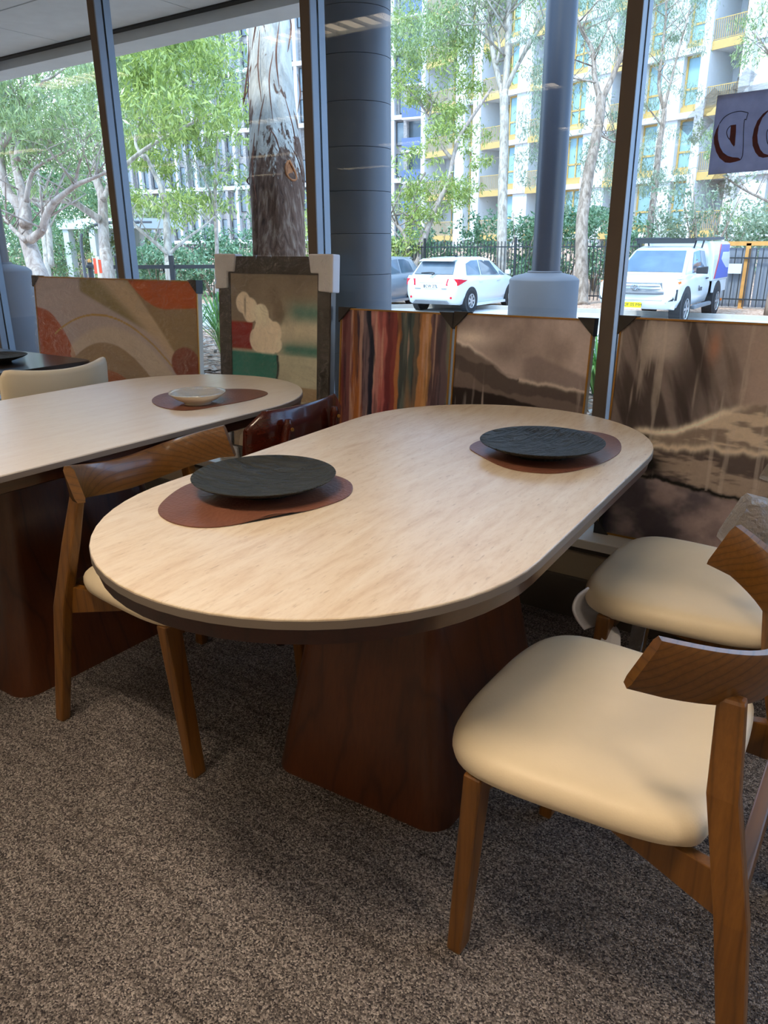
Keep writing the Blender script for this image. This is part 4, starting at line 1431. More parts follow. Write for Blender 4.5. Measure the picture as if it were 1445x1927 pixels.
tree('thin sapling with sparse foliage in front of the grey apartment block', (408, 540), 20.0, [
    ([(408, 520), (408, 467), (406, 400), (405, 329), (410, 270), (412, 221), (418, 160)], 0.065, 0.02, 0.2),
    ([(406, 380), (380, 330), (366, 300)], 0.03, 0.01, 0.3),
    ([(406, 350), (430, 310), (446, 280)], 0.03, 0.01, 0.3)],
    M['gum'], scatter(380, 470, 40, 200, 10, (0, 3), 0.7, 0.6, 230, 9) + scatter(370, 460, 240, 400, 9, (0, 2), 0.55, 0.4, 110, 10), M['leaf_grey'], 0.14, 0.16, 0.9, seed=15, group=TG)
tree('tall pale gum forking high, right of the white hatchback', (943, 545), 26.5, [
    ([(942, 540), (943, 515), (945, 418), (946, 350), (948, 290), (949, 230), (948, 180)], 0.125, 0.10, 0.0),
    ([(948, 185), (942, 161), (929, 106), (921, 42), (923, 0), (920, -80)], 0.08, 0.04, 0.5),
    ([(949, 185), (953, 138), (956.5, 64), (958, 0), (962, -80)], 0.085, 0.05, -0.2),
    ([(948, 178), (960, 150), (974, 122), (1003, 71), (1029, 32), (1050, -10)], 0.06, 0.03, -0.8),
    ([(955, 60), (948, 35), (925, 15), (895, 0), (870, -20)], 0.05, 0.02, 0.6),
    ([(921, 45), (913, 43), (890, 39), (866, 10), (850, -10)], 0.035, 0.015, 0.4),
    ([(916, 44), (890, 46), (865, 48), (835, 62)], 0.03, 0.012, 0.3),
    ([(935, 120), (940, 90), (937, 60), (953, 35)], 0.035, 0.02, 0.2)],
    M['gum_white'], scatter(740, 910, -30, 90, 16, (-1, 2), 0.8, 0.5, 270, 21) + scatter(840, 1000, -60, 0, 8, (-1, 2), 0.8, 0.5, 220, 22), M['leaf_mid'], 0.15, 0.2, 0.8, seed=16, group=TG, k_=1.559)
tree('low many-stemmed gum behind the white hatchback', (778, 530), 27.5, [
    ([(782, 505), (788, 489), (797, 455), (807, 425), (820, 390), (836, 360), (845, 338), (852, 299), (865, 257), (887, 222), (907, 193), (925, 165)], 0.10, 0.035, -0.8),
    ([(770, 500), (770, 480), (762, 444), (741, 415), (725, 395)], 0.085, 0.04, 0.4),
    ([(778, 500), (780, 480), (794, 441), (784, 422), (776, 396), (784, 354), (800, 325)], 0.06, 0.03, 0.6),
    ([(850, 300), (826, 267), (807, 225), (794, 200), (755, 154)], 0.055, 0.02, 0.4),
    ([(807, 225), (812, 190), (800, 165)], 0.03, 0.01, 0.3)],
    M['gum'], [(775, 80, 0, 0.9, 0.6, 420), (800, 130, -1, 0.8, 0.6, 420), (870, 105, 0, 0.8, 0.5, 380), (890, 150, 0, 0.7, 0.5, 260), (800, 180, 0, 0.7, 0.45, 320), (850, 215, -0.5, 0.65, 0.35, 260), (825, 245, -1, 0.6, 0.35, 280), (755, 110, 0, 0.8, 0.7, 380),
               (800, 290, -0.5, 0.6, 0.4, 300), (830, 345, -0.5, 0.65, 0.45, 380), (860, 365, -0.5, 0.5, 0.35, 260), (815, 385, -0.5, 0.6, 0.35, 330), (770, 160, 0, 0.8, 0.5, 280), (930, 120, 0, 0.6, 0.5, 180), (905, 300, 0, 0.5, 0.3, 200), (750, 340, 0, 0.6, 0.8, 200)] + scatter(742, 900, 30, 400, 16, (0, 2), 0.6, 0.45, 220, 63),
    M['leaf_light'], 0.16, 0.24, 0.6, seed=17, group=TG, k_=1.310)
tree('brown-grey trunk with stubs, between the dark pole and right mullion', (1094, 570), 24.6, [
    ([(1094, 580), (1095, 566), (1094, 490), (1095, 418), (1101, 370), (1108, 322), (1116, 285), (1123, 251), (1129, 215), (1131, 183)], 0.145, 0.10, 0.0),
    ([(1130, 190), (1119, 145), (1115, 97), (1095, 58), (1080, 20)], 0.065, 0.03, 0.4),
    ([(1132, 188), (1147, 158), (1169, 106), (1189, 71), (1215, 20)], 0.07, 0.03, -0.4),
    ([(1122, 155), (1095, 150), (1073, 148), (1050, 160)], 0.025, 0.012, 0.3),
    ([(1123, 250), (1150, 265), (1165, 270)], 0.03, 0.015, 0.2)],
    M['gum2'], scatter(1075, 1190, -20, 70, 12, (0, 2), 0.55, 0.4, 230, 24) + [(1085, 170, 1, 0.45, 0.4, 190), (1080, 230, 1, 0.4, 0.4, 170), (1090, 300, 1, 0.4, 0.4, 150), (1030, 260, 1.5, 0.35, 0.8, 260), (1000, 250, 1.5, 0.4, 0.7, 240), (990, 60, 1, 0.6, 0.5, 250), (1150, 330, 1.5, 0.4, 0.6, 200), (1000, 330, 1.5, 0.4, 0.5, 180), (1060, 90, 1, 0.5, 0.5, 200)] + scatter(985, 1180, 60, 420, 26, (0, 3), 0.42, 0.5, 170, 61),
    M['leaf_grey'], 0.13, 0.16, 1.0, seed=18, group=TG, k_=1.538)
tree('thin grey casuarina forking behind the white utility truck', (1220, 500), 30.0, [
    ([(1220, 465), (1221, 447), (1226, 400), (1230, 370), (1236, 320), (1240, 273), (1247, 235), (1250, 206)], 0.13, 0.08, 0.0),
    ([(1250, 208), (1240, 161), (1246, 97), (1253, 32), (1256, -30)], 0.07, 0.03, 0.3),
    ([(1250, 206), (1258, 170), (1266, 138), (1285, 64), (1300, 10)], 0.055, 0.02, -0.3),
    ([(1244, 235), (1225, 210), (1210, 195)], 0.03, 0.01, 0.2)],
    M['gum2'], scatter(1205, 1340, -30, 90, 14, (0, 2), 0.9, 0.6, 230, 26) + [(1225, 180, 0, 0.6, 0.5, 180), (1240, 330, 0, 0.7, 0.5, 260), (1275, 330, 0, 0.7, 0.5, 260), (1215, 300, 0, 0.5, 0.6, 180), (1222, 350, 1, 0.5, 0.6, 160)] + scatter(1200, 1320, 80, 420, 18, (0, 3), 0.55, 0.5, 170, 62),
    M['leaf_grey'], 0.17, 0.15, 1.0, seed=19, group=TG, k_=1.200)
tree('gum crown hanging in at the upper right, above the lettered card', (1470, 470), 20.0, [
    ([(1475, 440), (1480, 380), (1470, 250), (1460, 100), (1450, 0)], 0.14, 0.06, 0.0),
    ([(1475, 392), (1440, 376), (1410, 362), (1384, 347), (1360, 330)], 0.045, 0.015, -0.3),
    ([(1462, 130), (1440, 90), (1415, 60)], 0.04, 0.015, 0.3)],
    M['gum2'], [(1430, 60, 0, 0.7, 0.6, 330), (1400, 105, 0, 0.35, 0.4, 130), (1425, 20, 0, 0.7, 0.4, 260), (1340, 290, 1, 0.4, 0.35, 200), (1330, 250, 1, 0.35, 0.5, 160), (1380, 400, 0, 0.4, 0.3, 110)],
    M['leaf_mid'], 0.14, 0.2, 0.9, seed=20, group=TG)

# shrubs: hedge plants along the fence and below the apartments


def shrub(label, px, py, d, rx, h, n, leaf, seed, size=0.13, width=0.42, group='shrubs along the fence'):
    b_ = at(px, py, d)
    gz = ground_z(b_[0], b_[1])
    t = thing('shrub', label, 'shrub', (b_[0], b_[1], gz), 0, group)
    rg = random.Random(seed)
    g = G()
    for k in range(6):
        a_ = rg.random() * 6.28
        q = Vector((math.cos(a_) * rx * 0.55, math.sin(a_) * rx * 0.4, h * rg.uniform(0.6, 0.9)))
        g.tube([(0, 0, -0.05), q * 0.5 + Vector((0, 0, 0.1)), q], [0.04, 0.025, 0.01], 5)
    g.obj('stems', M['gum2'], t, smooth=180)
    cl_ = [((rg.uniform(-0.75, 0.75) * rx, rg.uniform(-0.5, 0.5) * rx, h * rg.uniform(0.12, 0.86)), rx * 0.36, h * 0.2, n // 16) for _ in range(16)]
    me = leaves(cl_, size, width, 0.2, seed)
    me.materials.append(leaf)
    o = bpy.data.objects.new('foliage', me)
    COL.objects.link(o)
    o.parent = t
    o['kind'] = 'stuff'
    return t


shr = [(25, 33, 4.0, 3.2, 'leaf_dark'), (120, 34, 4.2, 3.6, 'leaf_dark'), (165, 36, 4.2, 3.9, 'leaf_dark'), (70, 38, 5.0, 4.6, 'leaf_dark'), (225, 33, 3.0, 2.2, 'leaf_mid'), (290, 30, 2.2, 2.0, 'leaf_hedge'), (345, 30, 2.4, 2.3, 'leaf_hedge'), (395, 29, 2.2, 2.6, 'leaf_hedge'),
       (445, 29, 2.2, 2.8, 'leaf_hedge'), (590, 29, 2.0, 3.6, 'leaf_light'), (745, 28, 1.7, 3.3, 'leaf_light'), (775, 30, 2.0, 2.4, 'leaf_hedge'), (815, 30, 1.8, 2.9, 'leaf_hedge'), (905, 31, 1.7, 2.2, 'leaf_hedge'), (930, 28.5, 1.8, 3.0, 'leaf_hedge'), (975, 28.5, 1.8, 3.4, 'leaf_hedge'), (1015, 29, 1.7, 2.9, 'leaf_hedge'),
       (1065, 29, 1.6, 3.2, 'leaf_hedge'), (1120, 29, 1.7, 3.4, 'leaf_hedge'), (1170, 30, 1.8, 3.0, 'leaf_hedge'), (1262, 29, 1.8, 3.4, 'leaf_grey'), (1320, 28, 2.1, 4.4, 'leaf_grey'), (1365, 29, 1.6, 3.6, 'leaf_grey'), (1440, 30, 1.2, 2.6, 'leaf_hedge'), (15, 46, 6.5, 8.6, 'leaf_dark'), (105, 50, 6.5, 9.4, 'leaf_dark'), (185, 52, 6.0, 8.2, 'leaf_mid'), (250, 44, 3.5, 4.2, 'leaf_mid')]
where = ['below the left-edge gum', 'left of the white pergola', 'behind the white pergola', 'furthest back at the far left', 'beside the orange marker post', 'right of the left mullion', 'below the slender white gum', 'behind the curved black fence',
         'left of the thick bark trunk', 'right of the thick bark trunk', 'yellow-green, beside the charcoal column', 'left end of the white hatchback hedge', 'above the white hatchback roof', 'above the hatchback front door', 'left of the pale forking gum',
         'right of the pale forking gum', 'left of the dark pole', 'right of the dark pole', 'behind the brown-grey trunk', 'left of the right mullion', 'behind the truck windscreen', 'tallest one, above the truck roof', 'above the truck canopy', 'at the right edge above the timber posts', 'tall and dark, behind the far-left pole', 'tall and dark, above the pergola roof', 'tall and mid green, behind the horizontal limb', 'mid green, just right of the left mullion foot']
for k, (px, d, rx, h, lf) in enumerate(shr):
    shrub('leafy shrub ' + where[k], px, 500, d, rx, h, 5200 if rx > 5 else 2600 if rx > 2.1 else 2000, M[lf], 100 + k, 0.30 if d > 40 else 0.17 if d > 27 else 0.13)

# strappy clumps on the bed
for k, (x, y, h, n) in enumerate(((-5.35, 5.15, 0.62, 60), (-5.85, 5.6, 0.6, 50), (-4.9, 5.9, 0.6, 46), (-1.75, 5.2, 0.50, 60), (-2.25, 5.9, 0.42, 56), (-1.45, 5.9, 0.42, 50), (-1.15, 5.0, 0.46, 46), (-6.7, 5.4, 0.5, 36), (-8.2, 5.6, 0.5, 36), (-0.6, 5.5, 0.42, 44), (-2.75, 4.9, 0.4, 36), (-2.35, 7.6, 0.34, 30))):
    lab = ['left clump showing between the two left paintings', 'rear clump between the two left paintings', 'clump hidden low behind the cloud painting', 'clump seen between the misty painting and mullion', 'larger clump behind the misty painting gap', 'clump right of the right mullion', 'clump behind the stormy painting',
           'clump behind the terracotta painting', 'clump beside the pale concrete drum', 'clump furthest right on the bed', 'clump at the foot of the charcoal column', 'grey-green clump by the dark pole'][k]
    t = thing('strappy_plant', 'green strap-leaved ' + lab, 'plant', (x, y, ground_z(x, y)), 0, 'strappy plants on the garden bed')
    g = G()
    rg = random.Random(300 + k)
    for q in range(n):
        a_ = rg.random() * 6.28
        out_ = rg.uniform(0.12, 0.5)
        hh = h * rg.uniform(0.55, 1.05)
        w_ = rg.uniform(0.007, 0.013)
        ca, sa = math.cos(a_), math.sin(a_)
        mid = [(0.02 * ca, 0.02 * sa, 0), (out_ * 0.25 * ca, out_ * 0.25 * sa, hh * 0.6), (out_ * 0.65 * ca, out_ * 0.65 * sa, hh * 0.98), (out_ * 1.05 * ca, out_ * 1.05 * sa, hh * rg.uniform(0.6, 0.95))]
        ww = [w_, w_, w_ * 0.8, 0.001]
        vs = []
        for (px, py, pz), w in zip(mid, ww):
            vs += [(px - sa * w, py + ca * w, pz), (px + sa * w, py - ca * w, pz)]
        g.add(vs, [(0, 1, 3, 2), (2, 3, 5, 4), (4, 5, 7, 6)])
    o = g.obj('leaf_blades', M['blade'], t, smooth=180)
    o['kind'] = 'stuff'

# ================================================================== apartment block with gold balconies
RB = R(-21.5)
bO = np.array([-7.2, 46.5])
bu = np.array([math.cos(RB), math.sin(RB)])


def facade_u(px, o, u):
    r_ = CR @ np.array([(px - 722.5) / F_PX, (459 - 963.5) / F_PX, 1.0])
    A = np.array([[r_[0], -u[0]], [r_[1], -u[1]]])
    s = np.linalg.solve(A, o)
    return s[1]


bR = thing('apartment_building', 'white apartment block with gold window frames and balconies, at right', 'building', (bO[0], bO[1], 0.0), RB)
LV = [0.6, 1.7, 4.75, 7.95, 11.1, 14.25, 17.4, 20.5]
bays = [(796, 803, 'p'), (803, 858, 'b'), (858, 875, 'p'), (875, 889, 'w'), (889, 903, 'p'), (903, 943, 'b'), (943, 961, 'w'), (961, 987, 's'), (987, 1026, 'b'), (1026, 1052, 's'), (1052, 1083, 'w'), (1083, 1128, 's'), (1128, 1168, 'b'), (1168, 1185, 'p'), (1185, 1215, 'w'),
        (1215, 1250, 's'), (1250, 1285, 'w'), (1285, 1300, 'p'), (1300, 1356, 'b'), (1356, 1375, 'p'), (1375, 1426, 's'), (1426, 1462, 'w'), (1462, 1480, 'p'), (1480, 1540, 'b'), (1540, 1570, 'p'), (1570, 1610, 'w'), (1610, 1640, 'p')]
UU = [(facade_u(a_, bO, bu), facade_u(b_, bO, bu), k) for a_, b_, k in bays]
uL, uR = UU[0][0], UU[-1][1]
G().box(uL, uR, 1.9, 12, -1, 21).obj('core_wall', M['facade_white'], bR)
for z in LV[1:]:
    G().box(uL - 0.1, uR, -0.22, 1.9, z - 0.16, z + 0.14).obj('floor_slab', M['facade_white'], bR)
for u0, u1, k in UU:
    if k == 'p':
        G().box(u0, u1, -0.35, 1.9, -1, 21).obj('pier', M['facade_white'], bR)
    elif k == 's':
        G().box(u0, u1, -0.05, 1.9, -1, 21).obj('wall_panel', M['facade_white'], bR)
win_cache = {}


def gold_window(u0, u1, y, z0, z1, parent, split=0.35):
    w, h = u1 - u0, z1 - z0
    key = (round(w, 2), round(h, 2))
    if key not in win_cache:
        f = 0.11
        g = G().box(0, f, 0, 0.1, 0, h).box(w - f, w, 0, 0.1, 0, h).box(f, w - f, 0, 0.1, 0, f).box(f, w - f, 0, 0.1, h - f, h).box(f, w - f, 0, 0.1, h * split - f / 2, h * split + f / 2)
        if w > 1.3:
            g.box(w / 2 - f / 2, w / 2 + f / 2, 0, 0.1, f, h - f)
        o = g.obj('window', M['facade_gold'], parent)
        p = G().box(f, w - f, 0.05, 0.07, f, h - f).obj('pane', M['facade_glass'], o)
        win_cache[key] = (o, p)
        o.location = (u0, y, z0)
    else:
        o0, p0 = win_cache[key]
        o = share(o0, parent, (u0, y, z0))
        share(p0, o, (0, 0, 0))
    return o


rail_cache = {}
for u0, u1, k in UU:
    for i in range(1, len(LV) - 1):
        z0, z1 = LV[i] + 0.14, LV[i + 1] - 0.16
        if k == 'w':
            gold_window(u0, u1, 0.25, z0 + 0.32, z1, bR)
            G().box(u0, u1, 0.1, 1.9, z0, z0 + 0.32).obj('spandrel', M['facade_gold'], bR)
        elif k == 'b':
            gold_window(u0 + 0.25 * (u1 - u0), u1 - 0.08, 1.75, z0, z1 - 0.15, bR, 0.9)
            G().box(u0, u1, -0.26, -0.20, LV[i] - 0.22, LV[i] + 0.20).obj('balcony_edge', M['facade_gold'], bR)
            key = round(u1 - u0, 2)
            if key not in rail_cache:
                g = G().box(0, u1 - u0, -0.02, 0.02, 0.98, 1.02).box(0, u1 - u0, -0.02, 0.02, 0.04, 0.07)
                nb = int((u1 - u0) / 0.12)
                for q in range(nb + 1):
                    x = (u1 - u0) * q / nb
                    g.box(x - 0.012, x + 0.012, -0.012, 0.012, 0.06, 0.98)
                rail_cache[key] = g.obj('balcony_railing', M['facade_gold'], bR, loc=(u0, -0.2, z0 + 0.06))
            else:
                share(rail_cache[key], bR, (u0, -0.2, z0 + 0.06))
    if k in 'wb':
        gold_window(u0, u1, 0.4, LV[0] + 0.1, LV[1] - 0.16, bR, 0.5)

# ================================================================== grey apartment block further off
lO = at(797, 459, 84)[:2]
lE = at(200, 459, 104)[:2]
ldir = lO - lE
LR = math.atan2(ldir[1], ldir[0])
llen = float(np.hypot(*ldir))
bL = thing('apartment_building', 'pale grey apartment block with narrow dark windows, behind the left trees', 'building', (lE[0], lE[1], 0.0), LR)
G().box(0, llen - 2.2, 0.35, 14, -1, 27).obj('core_wall', M['grey_brick'], bL)
nb = 30
bw = (llen - 2.2) / nb
for z in [1.6 + 6.2 * k for k in range(5)]:
    G().box(0, llen - 2.2, -0.25, 0.35, z - 0.22, z + 0.22).obj('slab_band', M['facade_white'], bL)
for i in range(nb + 1):
    G().box(i * bw - 0.2, i * bw + 0.2, -0.2, 0.35, -1, 27).obj('pier', M['facade_white'] if i % 2 else M['grey_brick'], bL)
pw = pp = None
for i in range(nb):
    for j in range(8):
        z = 2.0 + 3.1 * j
        if z > 25:
            continue
        u = i * bw + 0.28 + (0.35 if (i + j) % 3 == 0 else 0.0)
        if pw is None:
            pw = G().box(0, 0.06, 0, 0.12, 0, 2.3).box(0.94, 1.0, 0, 0.12, 0, 2.3).box(0.06, 0.94, 0, 0.12, 0, 0.06).box(0.06, 0.94, 0, 0.12, 2.24, 2.3).obj('window', M['fence_black'], bL, loc=(u, 0.22, z))
            pp = G().box(0.06, 0.94, 0.04, 0.06, 0.06, 2.24).obj('pane', M['dark_glass'], pw)
        else:
            o = share(pw, bL, (u, 0.22, z))
            share(pp, o, (0, 0, 0))
# blue balconies at the near end
for j in range(8):
    z = 1.4 + 3.1 * j
    G().box(llen - 2.2, llen, -1.1, -1.0, z, z + 1.15).obj('blue_balustrade', M['blue_panel'], bL)
    G().box(llen - 2.2, llen, -1.1, 0.35, z - 0.2, z).obj('balcony_slab', M['facade_white'], bL)
G().box(llen - 2.2, llen, 0.6, 14, -1, 27).obj('recess_wall', M['dark_glass'], bL)

# ================================================================== fences


def palisade(label, line, h, name='palisade_fence', spacing=0.12):
    t = thing(name, label, 'fence', (line[0][0], line[0][1], line[0][2]))
    o0 = Vector(line[0])
    g = G()
    rails = G()
    posts = []
    for a_, b_ in zip(line[:-1], line[1:]):
        a_, b_ = Vector(a_) - o0, Vector(b_) - o0
        L_ = (b_ - a_).length
        n = int(L_ / spacing)
        for k in range(n):
            p = a_.lerp(b_, k / n)
            g.box(p.x - 0.012, p.x + 0.012, p.y - 0.012, p.y + 0.012, p.z + 0.08, p.z + h)
        for zr in (0.22, h - 0.18):
            rails.bar((a_.x, a_.y, a_.z + zr), (b_.x, b_.y, b_.z + zr), 0.03, 0.04)
        m = max(1, round(L_ / 2.4))
        for k in range(m):
            posts.append(a_.lerp(b_, k / m))
    o = g.obj('palings', M['fence_black'], t)
    o['kind'] = 'stuff'
    rails.obj('rails', M['fence_black'], t)
    ps = None
    for p in posts:
        if ps is None:
            ps = G().box(-0.035, 0.035, -0.035, 0.035, 0, h + 0.12).obj('post', M['fence_black'], t, loc=p)
        else:
            share(ps, t, p)
    return t


def gp(x, y):
    return (x, y, ground_z(x, y))


palisade('black steel palisade fence curving behind the cars', [gp(-38, 23.6), gp(-26, 24.0), gp(-20, 24.4), gp(-15, 24.5), gp(-11.7, 25.0), gp(-8.4, 25.6), gp(-6.2, 25.8)], 1.95)
t = thing('boundary_fence', 'grey sheet fence with pine posts, right of the white truck', 'fence', gp(-6.0, 25.5))
for k in range(9):
    G().box(0.02 + k * 0.9, 0.88 + k * 0.9, 0.0, 0.04, 0.05, 1.72).obj('fence_sheet', M['fence_panel'], t)
for k in range(8):
    G().box(0.55 + k * 0.93, 0.68 + k * 0.93, -0.10, -0.0, 0, 1.85).obj('pine_post', M['timber'], t)
G().box(0, 8.2, -0.1, 0.06, 1.78, 1.90).obj('pine_cap', M['timber'], t)
g = G()
for k in range(44):
    g.box(0.1 + k * 0.186, 0.125 + k * 0.186, -0.16, -0.13, 0.05, 1.70)
g.box(0, 8.2, -0.165, -0.125, 1.42, 1.46).box(0, 8.2, -0.165, -0.125, 0.25, 0.29)
o = g.obj('black_bars', M['fence_black'], t)
o['kind'] = 'stuff'
G().box(1.05, 1.45, -0.18, -0.168, 1.0, 1.28).obj('notice', M['pergola'], t)

# ================================================================== street furniture at left
pb = at(140, 520, 33)
t = thing('pergola', 'white flat-roofed pergola frame behind the left-hand gums', 'pergola', (pb[0], pb[1], ground_z(pb[0], pb[1]) - 0.2), R(8))
for x in (0, 1.5, 3.2):
    for y in (0, 2.6):
        G().box(x - 0.16, x + 0.16, y - 0.16, y + 0.16, 0, 3.0).obj('post', M['pergola'], t)
G().box(-0.4, 3.8, -0.25, 2.9, 2.75, 3.15).obj('roof_frame', M['pergola'], t)
mp = at(187, 515, 12.5)
t = thing('marker_post', 'cream stake with an orange reflector board, left of the left mullion', 'marker', (mp[0], mp[1], ground_z(mp[0], mp[1])))
hh = mp[2] - ground_z(mp[0], mp[1])
G().box(-0.02, 0.02, -0.02, 0.02, 0, hh + 0.27).obj('stake', M['cream_post'], t)
G().box(-0.115, -0.022, -0.006, 0.006, hh, hh + 0.24).obj('orange_board', M['orange'], t)
G().box(0.022, 0.075, -0.006, 0.006, hh + 0.01, hh + 0.22).obj('orange_board', M['orange'], t)
bp = at(171, 512, 15)
t = thing('bollard', 'black bollard with a small finial beside the orange marker', 'bollard', (bp[0], bp[1], ground_z(bp[0], bp[1])))
hh = bp[2] - ground_z(bp[0], bp[1]) + 0.15
G().lathe([(0.05, 0), (0.05, hh - 0.08), (0.085, hh - 0.07), (0.085, hh - 0.03), (0.05, hh), (0.05, hh + 0.03)], 16).obj('bollard_body', M['fence_black'], t, smooth=40)
G().lathe([(0.035, hh + 0.03), (0.04, hh + 0.06), (0.015, hh + 0.1)], 12).obj('finial', M['timber'], t, smooth=60)
gr = at(215, 508, 17)
t = thing('guard_rail', 'low black guard rail behind the orange marker', 'rail', (gr[0], gr[1], ground_z(gr[0], gr[1])), R(35))
hh = gr[2] - ground_z(gr[0], gr[1]) + 0.1
G().box(0, 2.6, -0.03, 0.03, hh - 0.08, hh).obj('top_rail', M['fence_black'], t)
for x in (0.1, 1.3, 2.5):
    G().box(x - 0.05, x + 0.05, -0.05, 0.05, 0, hh + 0.2).obj('post', M['fence_black'], t)
lp = at(160, 515, 28)
t = thing('street_lamp', 'grey curved street lamp arching beside the pergola', 'lamp', (lp[0], lp[1], ground_z(lp[0], lp[1])))
rt = Vector(tuple(CR[:, 0]))
rt.z = 0
pl = [Vector((0, 0, 0)), Vector((0, 0, 1.9)), rt * 0.15 + Vector((0, 0, 2.35)), rt * 0.7 + Vector((0, 0, 2.62)), rt * 1.6 + Vector((0, 0, 2.68)), rt * 2.2 + Vector((0, 0, 2.68))]
G().tube(catmull(pl, 6), 0.055, 10).obj('lamp_pole', M['concrete'], t, smooth=180)
G().bar(pl[-1], pl[-1] + rt * 0.45, 0.16, 0.07).obj('lamp_head', M['concrete'], t, bevel=0.02)

# ================================================================== parked vehicles
M['car_white'] = plain('white_car_paint', hexc('d4dade'), 0.25, var=0.01, coat=0.6)
M['car_grey'] = plain('grey_car_paint', hexc('8d97a3'), 0.25, 0.3, var=0.02, coat=0.6)
M['car_glass'] = plain('car_glass', hexc('4e6070'), 0.06, var=0.25, vscale=2.0, spec=0.8)
M['tyre'] = plain('tyre_rubber', hexc('1c1c1e'), 0.85)
M['alloy'] = plain('alloy_wheel', hexc('b9bec4'), 0.3, 0.7, var=0.04)
M['red_lens'] = plain('red_lens', hexc('d0142c'), 0.15, var=0.08, coat=0.5)
M['clear_lens'] = plain('clear_lens', hexc('cfd3d8'), 0.12, var=0.1, coat=0.5)
M['amber_lens'] = plain('amber_lens', hexc('d9772e'), 0.2, var=0.05)
M['black_plastic'] = plain('black_plastic', hexc('202226'), 0.6)
M['grey_plastic'] = plain('grey_plastic', hexc('6a6e73'), 0.5)
M['chrome'] = plain('chrome_badge', hexc('c9ced2'), 0.15, 0.9, var=0.02)
M['plate_white'] = plain('white_number_plate', hexc('dfe3df'), 0.4, var=0.02)
M['plate_yellow'] = plain('yellow_number_plate', hexc('e6d312'), 0.4, var=0.02)
M['ink'] = plain('black_lettering', hexc('23262a'), 0.5)
M['canopy_blue'] = plain('blue_canopy_print', hexc('4a5fae'), 0.35, var=0.06, vscale=3)
M['stripe_red'] = plain('red_stripe', hexc('c8403c'), 0.4)


def text_mesh(name, body, size, mat, parent, loc, rot, extrude=0.002, mirror=False):
    cu = bpy.data.curves.new(name, 'FONT')
    cu.body = body
    cu.size = size
    cu.extrude = extrude
    cu.align_x = 'CENTER'
    cu.align_y = 'CENTER'
    tmp = bpy.data.objects.new('tmp', cu)
    COL.objects.link(tmp)
    dg = bpy.context.evaluated_depsgraph_get()
    me = bpy.data.meshes.new_from_object(tmp.evaluated_get(dg))
    bpy.data.objects.remove(tmp, do_unlink=True)
    me.materials.clear()
    me.materials.append(mat)
    o = bpy.data.objects.new(name, me)
    COL.objects.link(o)
    o.parent = parent
    o.location = loc
    o.rotation_euler = rot
    if mirror:
        o.scale.x = -1
    return o


def ring_badge(g, c, ax, ay, a_, b_, w, n=20):
    """flat oval ring in the plane of ax, ay"""
    c = Vector(c)
    ax, ay = Vector(ax), Vector(ay)
    P = [c + ax * (a_ * math.cos(2 * math.pi * k / n)) + ay * (b_ * math.sin(2 * math.pi * k / n)) for k in range(n + 1)]
    g.tube(P, w, 6, cap=False)


def wheel(parent, x, y, r, w=0.2, spokes=8, side=1):
    t = G()
    prof = [(r * 0.62, -w / 2), (r * 0.9, -w / 2), (r, -w / 2 + 0.03), (r, w / 2 - 0.03), (r * 0.9, w / 2), (r * 0.62, w / 2)]
    rings = [[(x + rr * math.cos(2 * math.pi * k / 28), y + zz, r + rr * math.sin(2 * math.pi * k / 28)) for k in range(28)] for rr, zz in prof]
    o = t.loft(rings, cap=False).obj('wheel', M['tyre'], parent, smooth=40)
    g = G()
    g.disc((x, y + side * (w / 2 - 0.05), r), (0, 1, 0), r * 0.63, 24, 0.02)
    g.obj('brake_disc', M['black_plastic'], o)
    g = G()
    ys_ = y + side * (w / 2 - 0.012)
    for k in range(spokes):
        a_ = 2 * math.pi * k / spokes
        g.bar((x + 0.04 * math.cos(a_), ys_, r + 0.04 * math.sin(a_)), (x + r * 0.6 * math.cos(a_), ys_, r + r * 0.6 * math.sin(a_)), 0.045, 0.02, (0, 1, 0), 0.06)
    g.disc((x, ys_, r), (0, 1, 0), 0.06, 14, 0.03)
    P = [Vector((x + r * 0.61 * math.cos(2 * math.pi * k / 24), ys_, r + r * 0.61 * math.sin(2 * math.pi * k / 24))) for k in range(25)]
    g.tube(P, 0.016, 6, cap=False)
    g.obj('alloy_rim', M['alloy'], o)
    return o


def body_loft(st, n_side=5):
    """st: (x, z_bottom, z_top, half width bottom, half width mid, half width top)"""
    rings = []
    for x, zb, zt, wb, wm, wt in st:
        zm = zb + (zt - zb) * 0.55
        half = [(wb * 0.9, zb), (wb, zb + 0.04), (wm * 0.985, zb + (zm - zb) * 0.55), (wm, zm), (wm * 0.985, zm + (zt - zm) * 0.6), (wt + 0.02, zt - 0.03), (wt * 0.96, zt)]
        rings.append([(x, y, z) for y, z in half] + [(x, -y, z) for y, z in reversed(half)])
    return G().loft(rings)


